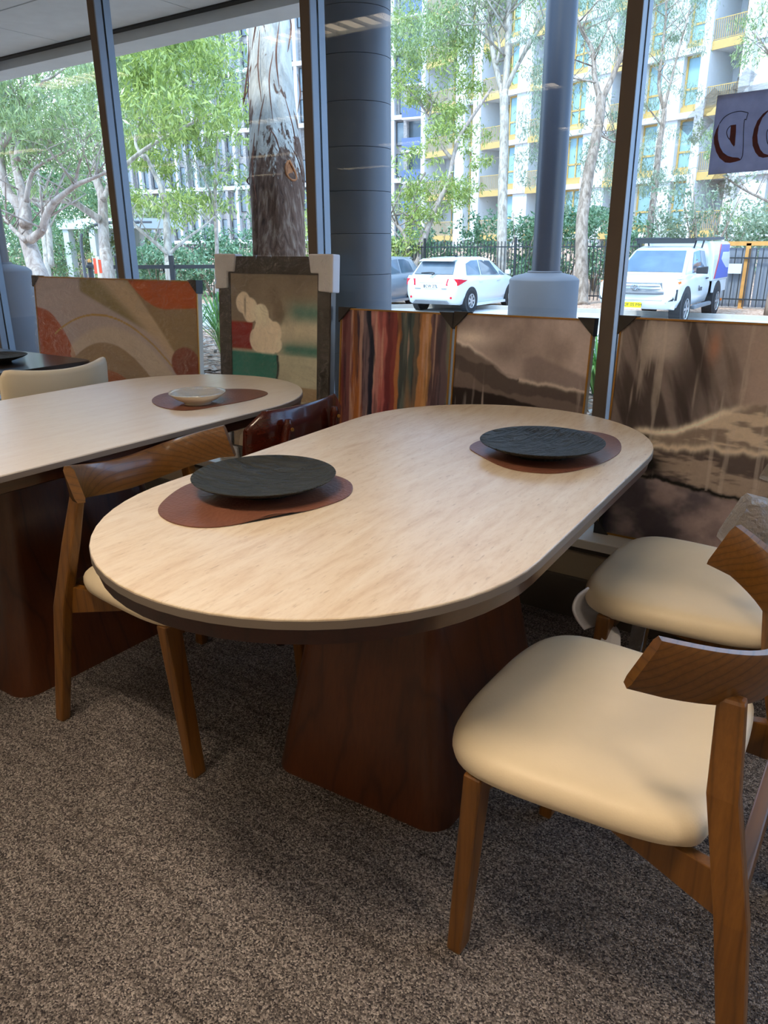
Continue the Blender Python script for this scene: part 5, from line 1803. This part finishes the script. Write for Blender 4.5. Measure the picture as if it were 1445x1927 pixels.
def hatchback(label, x, y, rz, paint, plate=None, front_lights=False):
    z0 = ground_z(x, y) + 0.012 if not (10.9 < y < 22) else -0.61
    t = thing('car', label, 'car', (x, y, z0), rz)
    st = [(-2.11, 0.42, 0.80, 0.55, 0.66, 0.60), (-2.08, 0.30, 0.93, 0.72, 0.80, 0.70), (-1.98, 0.24, 1.00, 0.78, 0.86, 0.76), (-1.6, 0.20, 1.03, 0.80, 0.885, 0.80), (-0.8, 0.19, 1.00, 0.82, 0.885, 0.81), (0.4, 0.19, 0.98, 0.82, 0.885, 0.81), (1.15, 0.19, 0.97, 0.82, 0.88, 0.80),
          (1.6, 0.20, 0.90, 0.80, 0.87, 0.74), (1.95, 0.22, 0.78, 0.74, 0.82, 0.62), (2.10, 0.30, 0.66, 0.6, 0.66, 0.5)]
    body_loft(st).obj('lower_body', paint, t, smooth=180)
    gh = [(-1.99, 0.98, 1.00, 0.76, 0.74), (-1.66, 0.98, 1.40, 0.79, 0.60), (-1.58, 0.98, 1.445, 0.795, 0.595), (-1.1, 0.98, 1.495, 0.80, 0.61), (-0.3, 0.97, 1.51, 0.80, 0.62), (0.25, 0.96, 1.46, 0.80, 0.60), (0.42, 0.96, 1.40, 0.80, 0.60), (1.30, 0.95, 0.965, 0.79, 0.70)]
    rings = [[(xx, wb, zb), (xx, wr + 0.03, zt - 0.05), (xx, wr - 0.05, zt), (xx, -wr + 0.05, zt), (xx, -wr - 0.03, zt - 0.05), (xx, -wb, zb)] for xx, zb, zt, wb, wr in gh]
    G().loft(rings).obj('cabin', paint, t, smooth=50)
    xs_ = [q[0] for q in gh]

    def side(xx, f, s, off=0.012):
        zb = np.interp(xx, xs_, [q[1] for q in gh])
        zt = np.interp(xx, xs_, [q[2] for q in gh]) - 0.05
        wb = np.interp(xx, xs_, [q[3] for q in gh])
        wr = np.interp(xx, xs_, [q[4] for q in gh]) + 0.03
        return (xx, s * (wb + (wr - wb) * f + off), zb + (zt - zb) * f)
    for s in (-1, 1):
        for poly in ([(-1.42, 0.12), (-0.62, 0.08), (-0.62, 0.93), (-1.0, 0.93), (-1.30, 0.80)], [(-0.54, 0.08), (0.62, 0.06), (0.55, 0.30), (0.18, 0.93), (-0.54, 0.93)], [(0.68, 0.06), (1.0, 0.05), (0.72, 0.55)]):
            P1 = [side(a_, f, s) for a_, f in poly]
            P2 = [side(a_, f, s, 0.0) for a_, f in poly]
            if s > 0:
                P1, P2 = P1[::-1], P2[::-1]
            G().loft([P2, P1]).obj('side_window', M['car_glass'], t)
        for hx in (-0.72, 0.42):
            G().bar((hx - 0.10, s * 0.895, 0.84), (hx + 0.10, s * 0.895, 0.84), 0.025, 0.03).obj('door_handle', paint, t, bevel=0.008)
        G().loft([[(0.88, s * 0.86, 0.99), (0.98, s * 0.86, 0.99), (0.98, s * 0.86, 1.11), (0.88, s * 0.86, 1.11)], [(0.84, s * 1.02, 0.98), (0.96, s * 1.02, 0.99), (0.95, s * 1.02, 1.12), (0.85, s * 1.02, 1.13)]]).obj('door_mirror', paint, t, bevel=0.02)
        G().bar((-1.0, s * 0.85, 0.20), (1.0, s * 0.85, 0.20), 0.06, 0.08).obj('sill_trim', paint, t)
        for wx in (-1.3, 1.3):
            G().disc((wx, s * 0.80, 0.335), (0, 1, 0), 0.375, 28, 0.185).obj('wheel_arch', M['black_plastic'], t)
            wheel(t, wx, s * 0.80, 0.315, 0.2, 7, s)
        # tail light: clear upper corner, red lower wedge
        G().loft([[(-2.09, s * 0.50, 0.76), (-1.99, s * 0.80, 0.76), (-1.55, s * 0.90, 0.90), (-1.99, s * 0.80, 0.94), (-2.05, s * 0.53, 0.94)], [(-2.128, s * 0.50, 0.76), (-2.035, s * 0.855, 0.76), (-1.60, s * 0.918, 0.90), (-2.035, s * 0.845, 0.94), (-2.09, s * 0.53, 0.94)]][::(1 if s < 0 else -1)]).obj('tail_light', M['red_lens'], t)
        G().loft([[(-2.05, s * 0.58, 0.93), (-1.99, s * 0.80, 0.93), (-1.62, s * 0.90, 0.90), (-1.92, s * 0.80, 1.02), (-2.0, s * 0.62, 1.02)], [(-2.083, s * 0.58, 0.93), (-2.028, s * 0.838, 0.93), (-1.66, s * 0.917, 0.905), (-1.95, s * 0.83, 1.02), (-2.03, s * 0.62, 1.02)]][::(1 if s < 0 else -1)]).obj('reversing_light', M['clear_lens'], t)
        G().disc((-2.09, s * 0.66, 0.43), (1, 0, 0), 0.035, 12, 0.03).obj('rear_reflector', M['red_lens'], t)
        G().loft([[(2.03, s * 0.45, 0.66), (1.88, s * 0.74, 0.68), (1.70, s * 0.80, 0.80), (1.92, s * 0.52, 0.80)], [(2.06, s * 0.45, 0.67), (1.92, s * 0.77, 0.69), (1.72, s * 0.83, 0.83), (1.94, s * 0.52, 0.83)]][::(1 if s < 0 else -1)]).obj('headlight', M['clear_lens'], t)
    # rear glass, wiper, spoiler, garnish, bumper insert
    rg_ = [(-1.965, -0.64, 1.055), (-1.965, 0.64, 1.055), (-1.685, 0.55, 1.385), (-1.685, -0.55, 1.385)]
    nrm = Vector((-0.80, 0, 0.6)) * 0.014
    G().loft([[tuple(Vector(p)) for p in rg_], [tuple(Vector(p) + nrm) for p in rg_]]).obj('rear_window', M['car_glass'], t, bevel=0.006)
    G().loft([[(-1.60, -0.58, 1.44), (-1.60, 0.58, 1.44), (-1.60, 0.58, 1.475), (-1.60, -0.58, 1.475)], [(-1.84, -0.55, 1.405), (-1.84, 0.55, 1.405), (-1.82, 0.55, 1.43), (-1.82, -0.55, 1.43)]]).obj('roof_spoiler', paint, t, bevel=0.008)
    G().tube(catmull([(-2.02, 0.02, 1.03), (-2.02, -0.06, 1.09), (-1.985, 0.12, 1.10), (-1.965, 0.40, 1.085)], 5), 0.014, 6).obj('rear_wiper', M['black_plastic'], t)
    G().bar((-2.10, -0.38, 0.845), (-2.10, 0.38, 0.845), 0.03, 0.04).obj('tailgate_garnish', paint, t, bevel=0.008)
    G().loft([[(-2.08, -0.62, 0.24), (-2.08, 0.62, 0.24), (-2.10, 0.52, 0.35), (-2.10, -0.52, 0.35)], [(-2.12, -0.60, 0.25), (-2.12, 0.60, 0.25), (-2.135, 0.50, 0.34), (-2.135, -0.50, 0.34)]]).obj('bumper_insert', M['grey_plastic'], t)
    ws = [(1.26, -0.66, 0.985), (1.26, 0.66, 0.985), (0.44, 0.55, 1.385), (0.44, -0.55, 1.385)]
    nrm = Vector((0.42, 0, 0.9)) * 0.014
    G().loft([[tuple(Vector(p) + nrm) for p in ws], ws]).obj('windscreen', M['car_glass'], t)
    G().loft([[(-0.75, 0, 1.505), (-0.6, 0.03, 1.51), (-0.55, 0, 1.51), (-0.6, -0.03, 1.51)], [(-0.78, 0, 1.57), (-0.70, 0.008, 1.57), (-0.69, 0, 1.57), (-0.70, -0.008, 1.57)]]).obj('roof_aerial', M['black_plastic'], t)
    g = G()
    ring_badge(g, (-2.055, 0, 0.965), (0, 1, 0), (-0.25, 0, 0.97), 0.062, 0.042, 0.006)
    ring_badge(g, (-2.055, 0, 0.965), (0, 1, 0), (-0.25, 0, 0.97), 0.022, 0.038, 0.005)
    ring_badge(g, (-2.052, 0, 0.977), (0, 1, 0), (-0.25, 0, 0.97), 0.042, 0.018, 0.005)
    g.obj('tailgate_badge', M['chrome'], t)
    if plate:
        p = G().box(-2.125, -2.11, -0.19, 0.19, 0.675, 0.79).obj('number_plate', M['plate_white'], t)
        text_mesh('plate_lettering', plate, 0.115, M['ink'], p, (-2.127, 0, 0.733), (R(90), 0, R(-90)))
        G().box(-2.122, -2.112, 0.33, 0.52, 0.66, 0.685).obj('model_badge', M['chrome'], t)
        G().box(-2.122, -2.112, -0.52, -0.36, 0.66, 0.69).obj('model_badge', M['chrome'], t)
    return t


hatchback('white hatchback seen from behind, parked left of the concrete drum', -11.6, 21.4, R(90), M['car_white'], 'BCW 27L')
hatchback('grey car half hidden between the charcoal column and white hatchback', -14.5, 20.4, R(-86), M['car_grey'])

# ------------------------------------------------------------------ white utility truck
ux, uy = -5.5, 20.95
t = thing('utility_truck', 'white utility truck with a blue canopy and roof rack', 'truck', (ux, uy, -0.61), R(-90))
W = M['car_white']
st = [(2.62, 0.52, 1.02, 0.62, 0.74, 0.62), (2.52, 0.42, 1.10, 0.78, 0.88, 0.76), (2.2, 0.40, 1.15, 0.84, 0.925, 0.80), (1.5, 0.40, 1.19, 0.85, 0.925, 0.82), (0.6, 0.40, 1.18, 0.86, 0.92, 0.84), (-0.55, 0.40, 1.18, 0.86, 0.92, 0.84), (-0.62, 0.42, 1.17, 0.84, 0.91, 0.83)]
body_loft(st[::-1]).obj('lower_body', W, t, smooth=180)
gh = [(-0.62, 1.15, 1.70, 0.84, 0.66), (-0.5, 1.15, 1.76, 0.845, 0.67), (0.2, 1.15, 1.79, 0.85, 0.68), (0.66, 1.16, 1.74, 0.85, 0.66), (0.80, 1.16, 1.69, 0.85, 0.66), (1.62, 1.16, 1.18, 0.84, 0.78)]
rings = [[(xx, wb, zb), (xx, wr + 0.04, zt - 0.06), (xx, wr - 0.05, zt), (xx, -wr + 0.05, zt), (xx, -wr - 0.04, zt - 0.06), (xx, -wb, zb)] for xx, zb, zt, wb, wr in gh]
G().loft(rings).obj('cab', W, t, smooth=50)
xs_ = [q[0] for q in gh]
for s in (-1, 1):
    def sd_(xx, f, off=0.012):
        zb = np.interp(xx, xs_, [q[1] for q in gh])
        zt = np.interp(xx, xs_, [q[2] for q in gh]) - 0.06
        wb = np.interp(xx, xs_, [q[3] for q in gh])
        wr = np.interp(xx, xs_, [q[4] for q in gh]) + 0.04
        return (xx, s * (wb + (wr - wb) * f + off), zb + (zt - zb) * f)
    for poly in ([(-0.5, 0.1), (0.08, 0.08), (0.08, 0.93), (-0.42, 0.93)], [(0.14, 0.08), (1.05, 0.05), (0.98, 0.25), (0.58, 0.93), (0.14, 0.93)]):
        P1 = [sd_(a_, f) for a_, f in poly]
        P2 = [sd_(a_, f, 0.0) for a_, f in poly]
        if s > 0:
            P1, P2 = P1[::-1], P2[::-1]
        G().loft([P2, P1]).obj('side_window', M['car_glass'], t)
    G().loft([[(0.80, s * 0.90, 1.16), (0.95, s * 0.90, 1.16), (0.95, s * 0.90, 1.30), (0.80, s * 0.90, 1.30)], [(0.76, s * 1.14, 1.15), (0.92, s * 1.14, 1.16), (0.92, s * 1.14, 1.33), (0.78, s * 1.14, 1.33)]]).obj('door_mirror', M['black_plastic'], t, bevel=0.02)
    G().bar((-0.28, s * 0.935, 1.02), (-0.08, s * 0.935, 1.02), 0.025, 0.035).obj('door_handle', M['black_plastic'], t, bevel=0.008)
    G().bar((-0.75, s * 0.93, 0.38), (1.0, s * 0.93, 0.38), 0.12, 0.10).obj('side_step', M['grey_plastic'], t, bevel=0.04)
    for wx in (1.68, -1.55):
        G().disc((wx, s * 0.80, 0.44), (0, 1, 0), 0.47, 30, 0.262).obj('wheel_arch', M['black_plastic'], t)
        wheel(t, wx, s * 0.83, 0.385, 0.26, 6, s)
    # headlight swept along the wing
    hl = [(2.60, s * 0.46, 0.98), (2.46, s * 0.80, 0.97), (2.10, s * 0.925, 1.08), (2.14, s * 0.90, 1.14), (2.50, s * 0.70, 1.08), (2.60, s * 0.50, 1.05)]
    hi = [(x - 0.06, y * 0.96, z) for x, y, z in hl]
    ho = [(x + 0.03, y * 1.02, z) for x, y, z in hl]
    G().loft([hi, ho] if s < 0 else [ho, hi]).obj('headlight', M['clear_lens'], t)
    G().bar((2.38, s * 0.885, 1.0), (2.28, s * 0.91, 1.01), 0.03, 0.05).obj('indicator', M['amber_lens'], t)
    fg = [(2.57, s * 0.74, 0.60), (2.44, s * 0.90, 0.62), (2.42, s * 0.90, 0.86), (2.46, s * 0.87, 0.86), (2.52, s * 0.82, 0.66)]
    fi = [(x - 0.06, y * 0.97, z) for x, y, z in fg]
    fo = [(x + 0.035, y * 1.015, z) for x, y, z in fg]
    G().loft([fi, fo] if s < 0 else [fo, fi]).obj('fog_recess', M['black_plastic'], t)
    G().box(-2.2, -1.95, s * 0.86 - 0.05, s * 0.86 + 0.05, 0.35, 0.75).obj('mud_flap', W, t)
    G().box(-2.14, -2.08, s * 0.93 - 0.03, s * 0.93 + 0.03, 0.36, 0.42).obj('marker_lamp', M['amber_lens'], t)
# windscreen
ws = [(1.58, -0.74, 1.205), (1.58, 0.74, 1.205), (0.83, 0.60, 1.675), (0.83, -0.60, 1.675)]
nr = Vector((0.5, 0, 0.85)) * 0.016
G().loft([[tuple(Vector(p) + nr) for p in ws], ws]).obj('windscreen', M['car_glass'], t)
# grille: grey surround, dark mesh, two bars, badge
gr_o = [(-0.70, 0.56), (0.70, 0.56), (0.80, 0.72), (0.62, 1.03), (-0.62, 1.03), (-0.80, 0.72)]
gr_i = [(-0.60, 0.62), (0.60, 0.62), (0.68, 0.73), (0.54, 0.99), (-0.54, 0.99), (-0.68, 0.73)]


def nose_x(y):
    return 2.66 - 0.10 * (abs(y) / 0.8) ** 2


G().loft([[(nose_x(y) - 0.12, y, z) for y, z in gr_o], [(nose_x(y) + 0.01, y, z) for y, z in gr_o], [(nose_x(y) + 0.02, y, z) for y, z in gr_i], [(nose_x(y) - 0.04, y, z) for y, z in gr_i]], cap=True).obj('grille_surround', M['grey_plastic'], t, smooth=30)
gm = G()
gm.loft([[(nose_x(y) - 0.035, y, z) for y, z in gr_i], [(nose_x(y) - 0.02, y, z) for y, z in gr_i]])
gm.obj('grille_mesh', M['black_plastic'], t)
for z, hw in ((0.93, 0.55), (0.86, 0.60)):
    G().tube([(nose_x(y) + 0.0, y, z) for y in np.linspace(-hw, hw, 9)], 0.013, 6).obj('grille_bar', M['grey_plastic'], t)
G().tube([(nose_x(y) + 0.0, y, 0.785) for y in np.linspace(-0.64, 0.64, 9)], 0.04, 8).obj('grille_bar', M['grey_plastic'], t)
g = G()
cb = (2.685, 0, 0.905)
ring_badge(g, cb, (0, 1, 0), (0, 0, 1), 0.095, 0.065, 0.010)
ring_badge(g, cb, (0, 1, 0), (0, 0, 1), 0.034, 0.058, 0.008)
ring_badge(g, (2.685, 0, 0.925), (0, 1, 0), (0, 0, 1), 0.066, 0.028, 0.008)
g.obj('grille_badge', M['chrome'], t)
G().loft([[(2.52 - 0.14 * (abs(y) / 0.8) ** 2, y, z) for y, z in ((-0.86, 0.40), (0.86, 0.40), (0.86, 0.54), (-0.86, 0.54))], [(2.70 - 0.2 * (abs(y) / 0.8) ** 2, y, z) for y, z in ((-0.8, 0.43), (0.8, 0.43), (0.8, 0.53), (-0.8, 0.53))]]).obj('bumper_lip', W, t, bevel=0.02)
p = G().box(2.70, 2.715, -0.19, 0.19, 0.455, 0.575).obj('number_plate', M['plate_yellow'], t)
text_mesh('plate_lettering', 'DF 05 MH', 0.098, M['ink'], p, (2.717, 0, 0.518), (R(90), 0, R(90)))
G().box(2.70, 2.712, -0.19, 0.19, 0.42, 0.453).obj('plate_frame', M['plate_white'], t)
text_mesh('door_lettering', 'Rose', 0.19, M['ink'], t, (0.42, 0.934, 0.80), (R(90), 0, R(180)))
# canopy
cz0, cz1 = 0.92, 1.90
prof = [(-0.93, cz0), (0.93, cz0), (0.93, 1.45), (0.88, 1.84), (0.80, cz1), (-0.80, cz1), (-0.88, 1.84), (-0.93, 1.45)]
G().loft([[(-2.62, y, z) for y, z in prof], [(-0.70, y, z) for y, z in prof]]).obj('canopy', W, t, bevel=0.03)
for s in (-1, 1):
    pr = [(-0.98, 0.97), (-2.55, 0.97), (-2.55, 1.82), (-1.55, 1.82), (-1.22, 1.40)]
    def cy(z):
        return 0.93 if z < 1.45 else 0.93 - 0.05 * (z - 1.45) / 0.39
    a_ = [(x, s * (cy(z) + 0.004), z) for x, z in pr]
    b_ = [(x, s * (cy(z) + 0.014), z) for x, z in pr]
    G().loft([a_, b_] if s > 0 else [b_, a_]).obj('canopy_panel', M['canopy_blue'], t)
    rs = [(-0.96, 0.97), (-1.20, 1.40), (-1.53, 1.83), (-1.49, 1.83), (-1.15, 1.40), (-0.91, 0.97)]
    a_ = [(x, s * (cy(z) + 0.004), z) for x, z in rs]
    b_ = [(x, s * (cy(z) + 0.015), z) for x, z in rs]
    G().loft([a_, b_] if s < 0 else [b_, a_]).obj('canopy_stripe', M['stripe_red'], t)
    G().box(-2.55, -1.0, s * 0.90 - 0.02, s * 0.90 + 0.02, 0.62, 0.92).obj('tray_side', W, t)
G().box(-2.6, -0.66, -0.78, 0.78, 0.55, 0.93).obj('tray_frame', M['black_plastic'], t)
# roof rack
G().bar((0.55, -0.70, 1.90), (0.55, 0.70, 1.90), 0.05, 0.10).obj('rack_wind_deflector', M['fence_black'], t)
for s in (-1, 1):
    G().bar((0.6, s * 0.72, 1.945), (-2.5, s * 0.72, 1.975), 0.05, 0.07).obj('rack_side_rail', M['fence_black'], t)
    for x in (0.4, -0.4):
        G().bar((x, s * 0.66, 1.74), (x, s * 0.70, 1.93), 0.05, 0.03).obj('rack_foot', M['fence_black'], t)
for k in range(11):
    x = 0.5 - 0.29 * k
    G().bar((x, -0.72, 1.955), (x, 0.72, 1.955), 0.06, 0.03).obj('rack_slat', M['fence_black'], t)

# ================================================================== lettered card taped to the glass
# the sign faces the street, so its lettering reads mirrored from inside
_t = NT('slate_blue_card')
_c = _t.ramp(_t.noise(_t.coords(), 30, 4), [(0.3, hexc('aab0c6')), (0.7, hexc('bbc1d4'))])
_d = _t.n('BsdfDiffuse', {'Color': _c})
_r = _t.n('BsdfTranslucent', {'Color': _c})
_x = _t.n('MixShader', {0: 0.65, 1: _d.outputs[0], 2: _r.outputs[0]})
_t.t.links.new(_x.outputs[0], _t.out.inputs['Surface'])
M['card'] = _t.m
M['marker_red'] = plain('dark_red_marker', hexc('47101c'), 0.6, var=0.25, vscale=60)
M['marker_line'] = plain('black_marker_line', hexc('241a26'), 0.6)
M['tape'] = film_mat('clear_tape', 0.30, (0.95, 0.97, 0.97), (40, 40, 90), 0.9, 0.12, 0.25)


def on_glass(px, py, y=2.586):
    r_ = CR @ np.array([(px - 722.5) / F_PX, (py - 963.5) / F_PX, 1.0])
    return CAM + r_ * (y / r_[1])


c0 = on_glass(1332, 329)
card = thing('window_sign', 'slate-blue card with mirrored red-shadowed letters taped to the right pane', 'sign', (c0[0], 2.586, c0[2]))


def gpt(px, py):
    """point of the sign as (x, z) about its lower left corner"""
    p = on_glass(px, py)
    return (p[0] - c0[0], p[2] - c0[2])


tl = gpt(1350, 180)
w_ = 0.40
cardpoly = [(0, 0), (w_, 0.012), (w_ + 0.0, tl[1] + 0.012), (tl[0], tl[1])]
G().loft([[(x, 0.0, z) for x, z in cardpoly], [(x, 0.004, z) for x, z in cardpoly]]).obj('card', M['card'], card)


def zc(cx, cy):   # pixel of the enlarged survey crop of the card
    return gpt(1280 + cx / 7.709, 130 + cy / 7.709)


def flat(poly, name, mat, lift=0.0016):
    P = [zc(*p) for p in poly]
    G().loft([[(x, -lift, z) for x, z in P], [(x, -0.0002, z) for x, z in P]]).obj(name, mat, card)


def line(pts_, name='letter_outline', r=0.0011, m=5):
    P = [Vector((zc(*p)[0], -0.0012, zc(*p)[1])) for p in pts_]
    G().tube(catmull(P, m) if m else P, r, 6).obj(name, M['marker_line'], card)


# mirrored D: outline, red inner counter, red drop shadow
line([(570, 790), (640, 700), (740, 640), (870, 612), (985, 635)])
line([(985, 635), (955, 738)], m=0)
line([(955, 738), (932, 740), (918, 900), (915, 1080), (905, 1240), (880, 1310)])
flat([(570, 790), (520, 880), (488, 990), (490, 1080), (520, 1200), (570, 1290), (650, 1355), (720, 1362), (800, 1345), (865, 1325), (880, 1312), (840, 1285), (760, 1280), (690, 1260), (620, 1210), (575, 1130), (550, 1030), (545, 930), (555, 850)], 'letter_shadow', M['marker_red'])
flat([(735, 815), (810, 805), (808, 900), (800, 1000), (792, 1100), (778, 1125), (745, 1085), (712, 1020), (725, 940)], 'letter_counter', M['marker_red'])
line([(735, 820), (695, 860), (673, 920), (690, 985), (712, 1020)])
# O: the red shadow hugging its left side and foot
flat([(1275, 595), (1200, 650), (1120, 750), (1070, 870), (1045, 1000), (1050, 1110), (1090, 1210), (1140, 1270), (1200, 1288), (1275, 1275), (1400, 1240), (1400, 1215), (1275, 1245), (1210, 1225), (1160, 1165), (1125, 1070), (1118, 960), (1140, 830), (1190, 710), (1275, 612)], 'letter_shadow', M['marker_red'])
line([(1275, 600), (1400, 570), (1520, 620), (1570, 800), (1560, 1000), (1500, 1160), (1400, 1235)])
line([(1290, 860), (1260, 900), (1252, 980), (1270, 1080), (1330, 1140), (1400, 1120), (1440, 1000), (1420, 880), (1360, 820), (1290, 860)])
# clear tape fans: short wrinkled strips around the card edges
rg = random.Random(5)
for (ax, ay), (bx, by), w in (((560, 330), (40, 900), 150), ((800, 330), (1040, 20), 150), ((470, 1560), (860, 1760), 200), ((1100, 1530), (1272, 1590), 110), ((540, 380), (1272, 250), 90), ((150, 1060), (420, 700), 130), ((620, 1600), (640, 1880), 130)):
    A = Vector((zc(ax, ay)[0], 0, zc(ax, ay)[1]))
    B = Vector((zc(bx, by)[0], 0, zc(bx, by)[1]))
    d = (B - A).normalized()
    s_ = Vector((-d.z, 0, d.x)) * (w / 7.709 / F_PX * 2.9 / 2)
    n = 14
    top, bot = [], []
    for k in range(n + 1):
        p = A.lerp(B, k / n)
        q = 1 + rg.uniform(-0.18, 0.10)
        top.append((p + s_ * q))
        bot.append((p - s_ * q))
    g = G()
    vs = []
    for a_, b_ in zip(top, bot):
        for f in (0, 0.25, 0.5, 0.75, 1):
            v_ = a_.lerp(b_, f)
            vs.append((v_.x, 0.0052 - rg.uniform(0, 0.0012), v_.z))
    fs = [(k * 5 + j, k * 5 + j + 1, k * 5 + j + 6, k * 5 + j + 5) for k in range(n) for j in range(4)]
    g.add(vs, fs)
    g.obj('clear_tape', M['tape'], card)
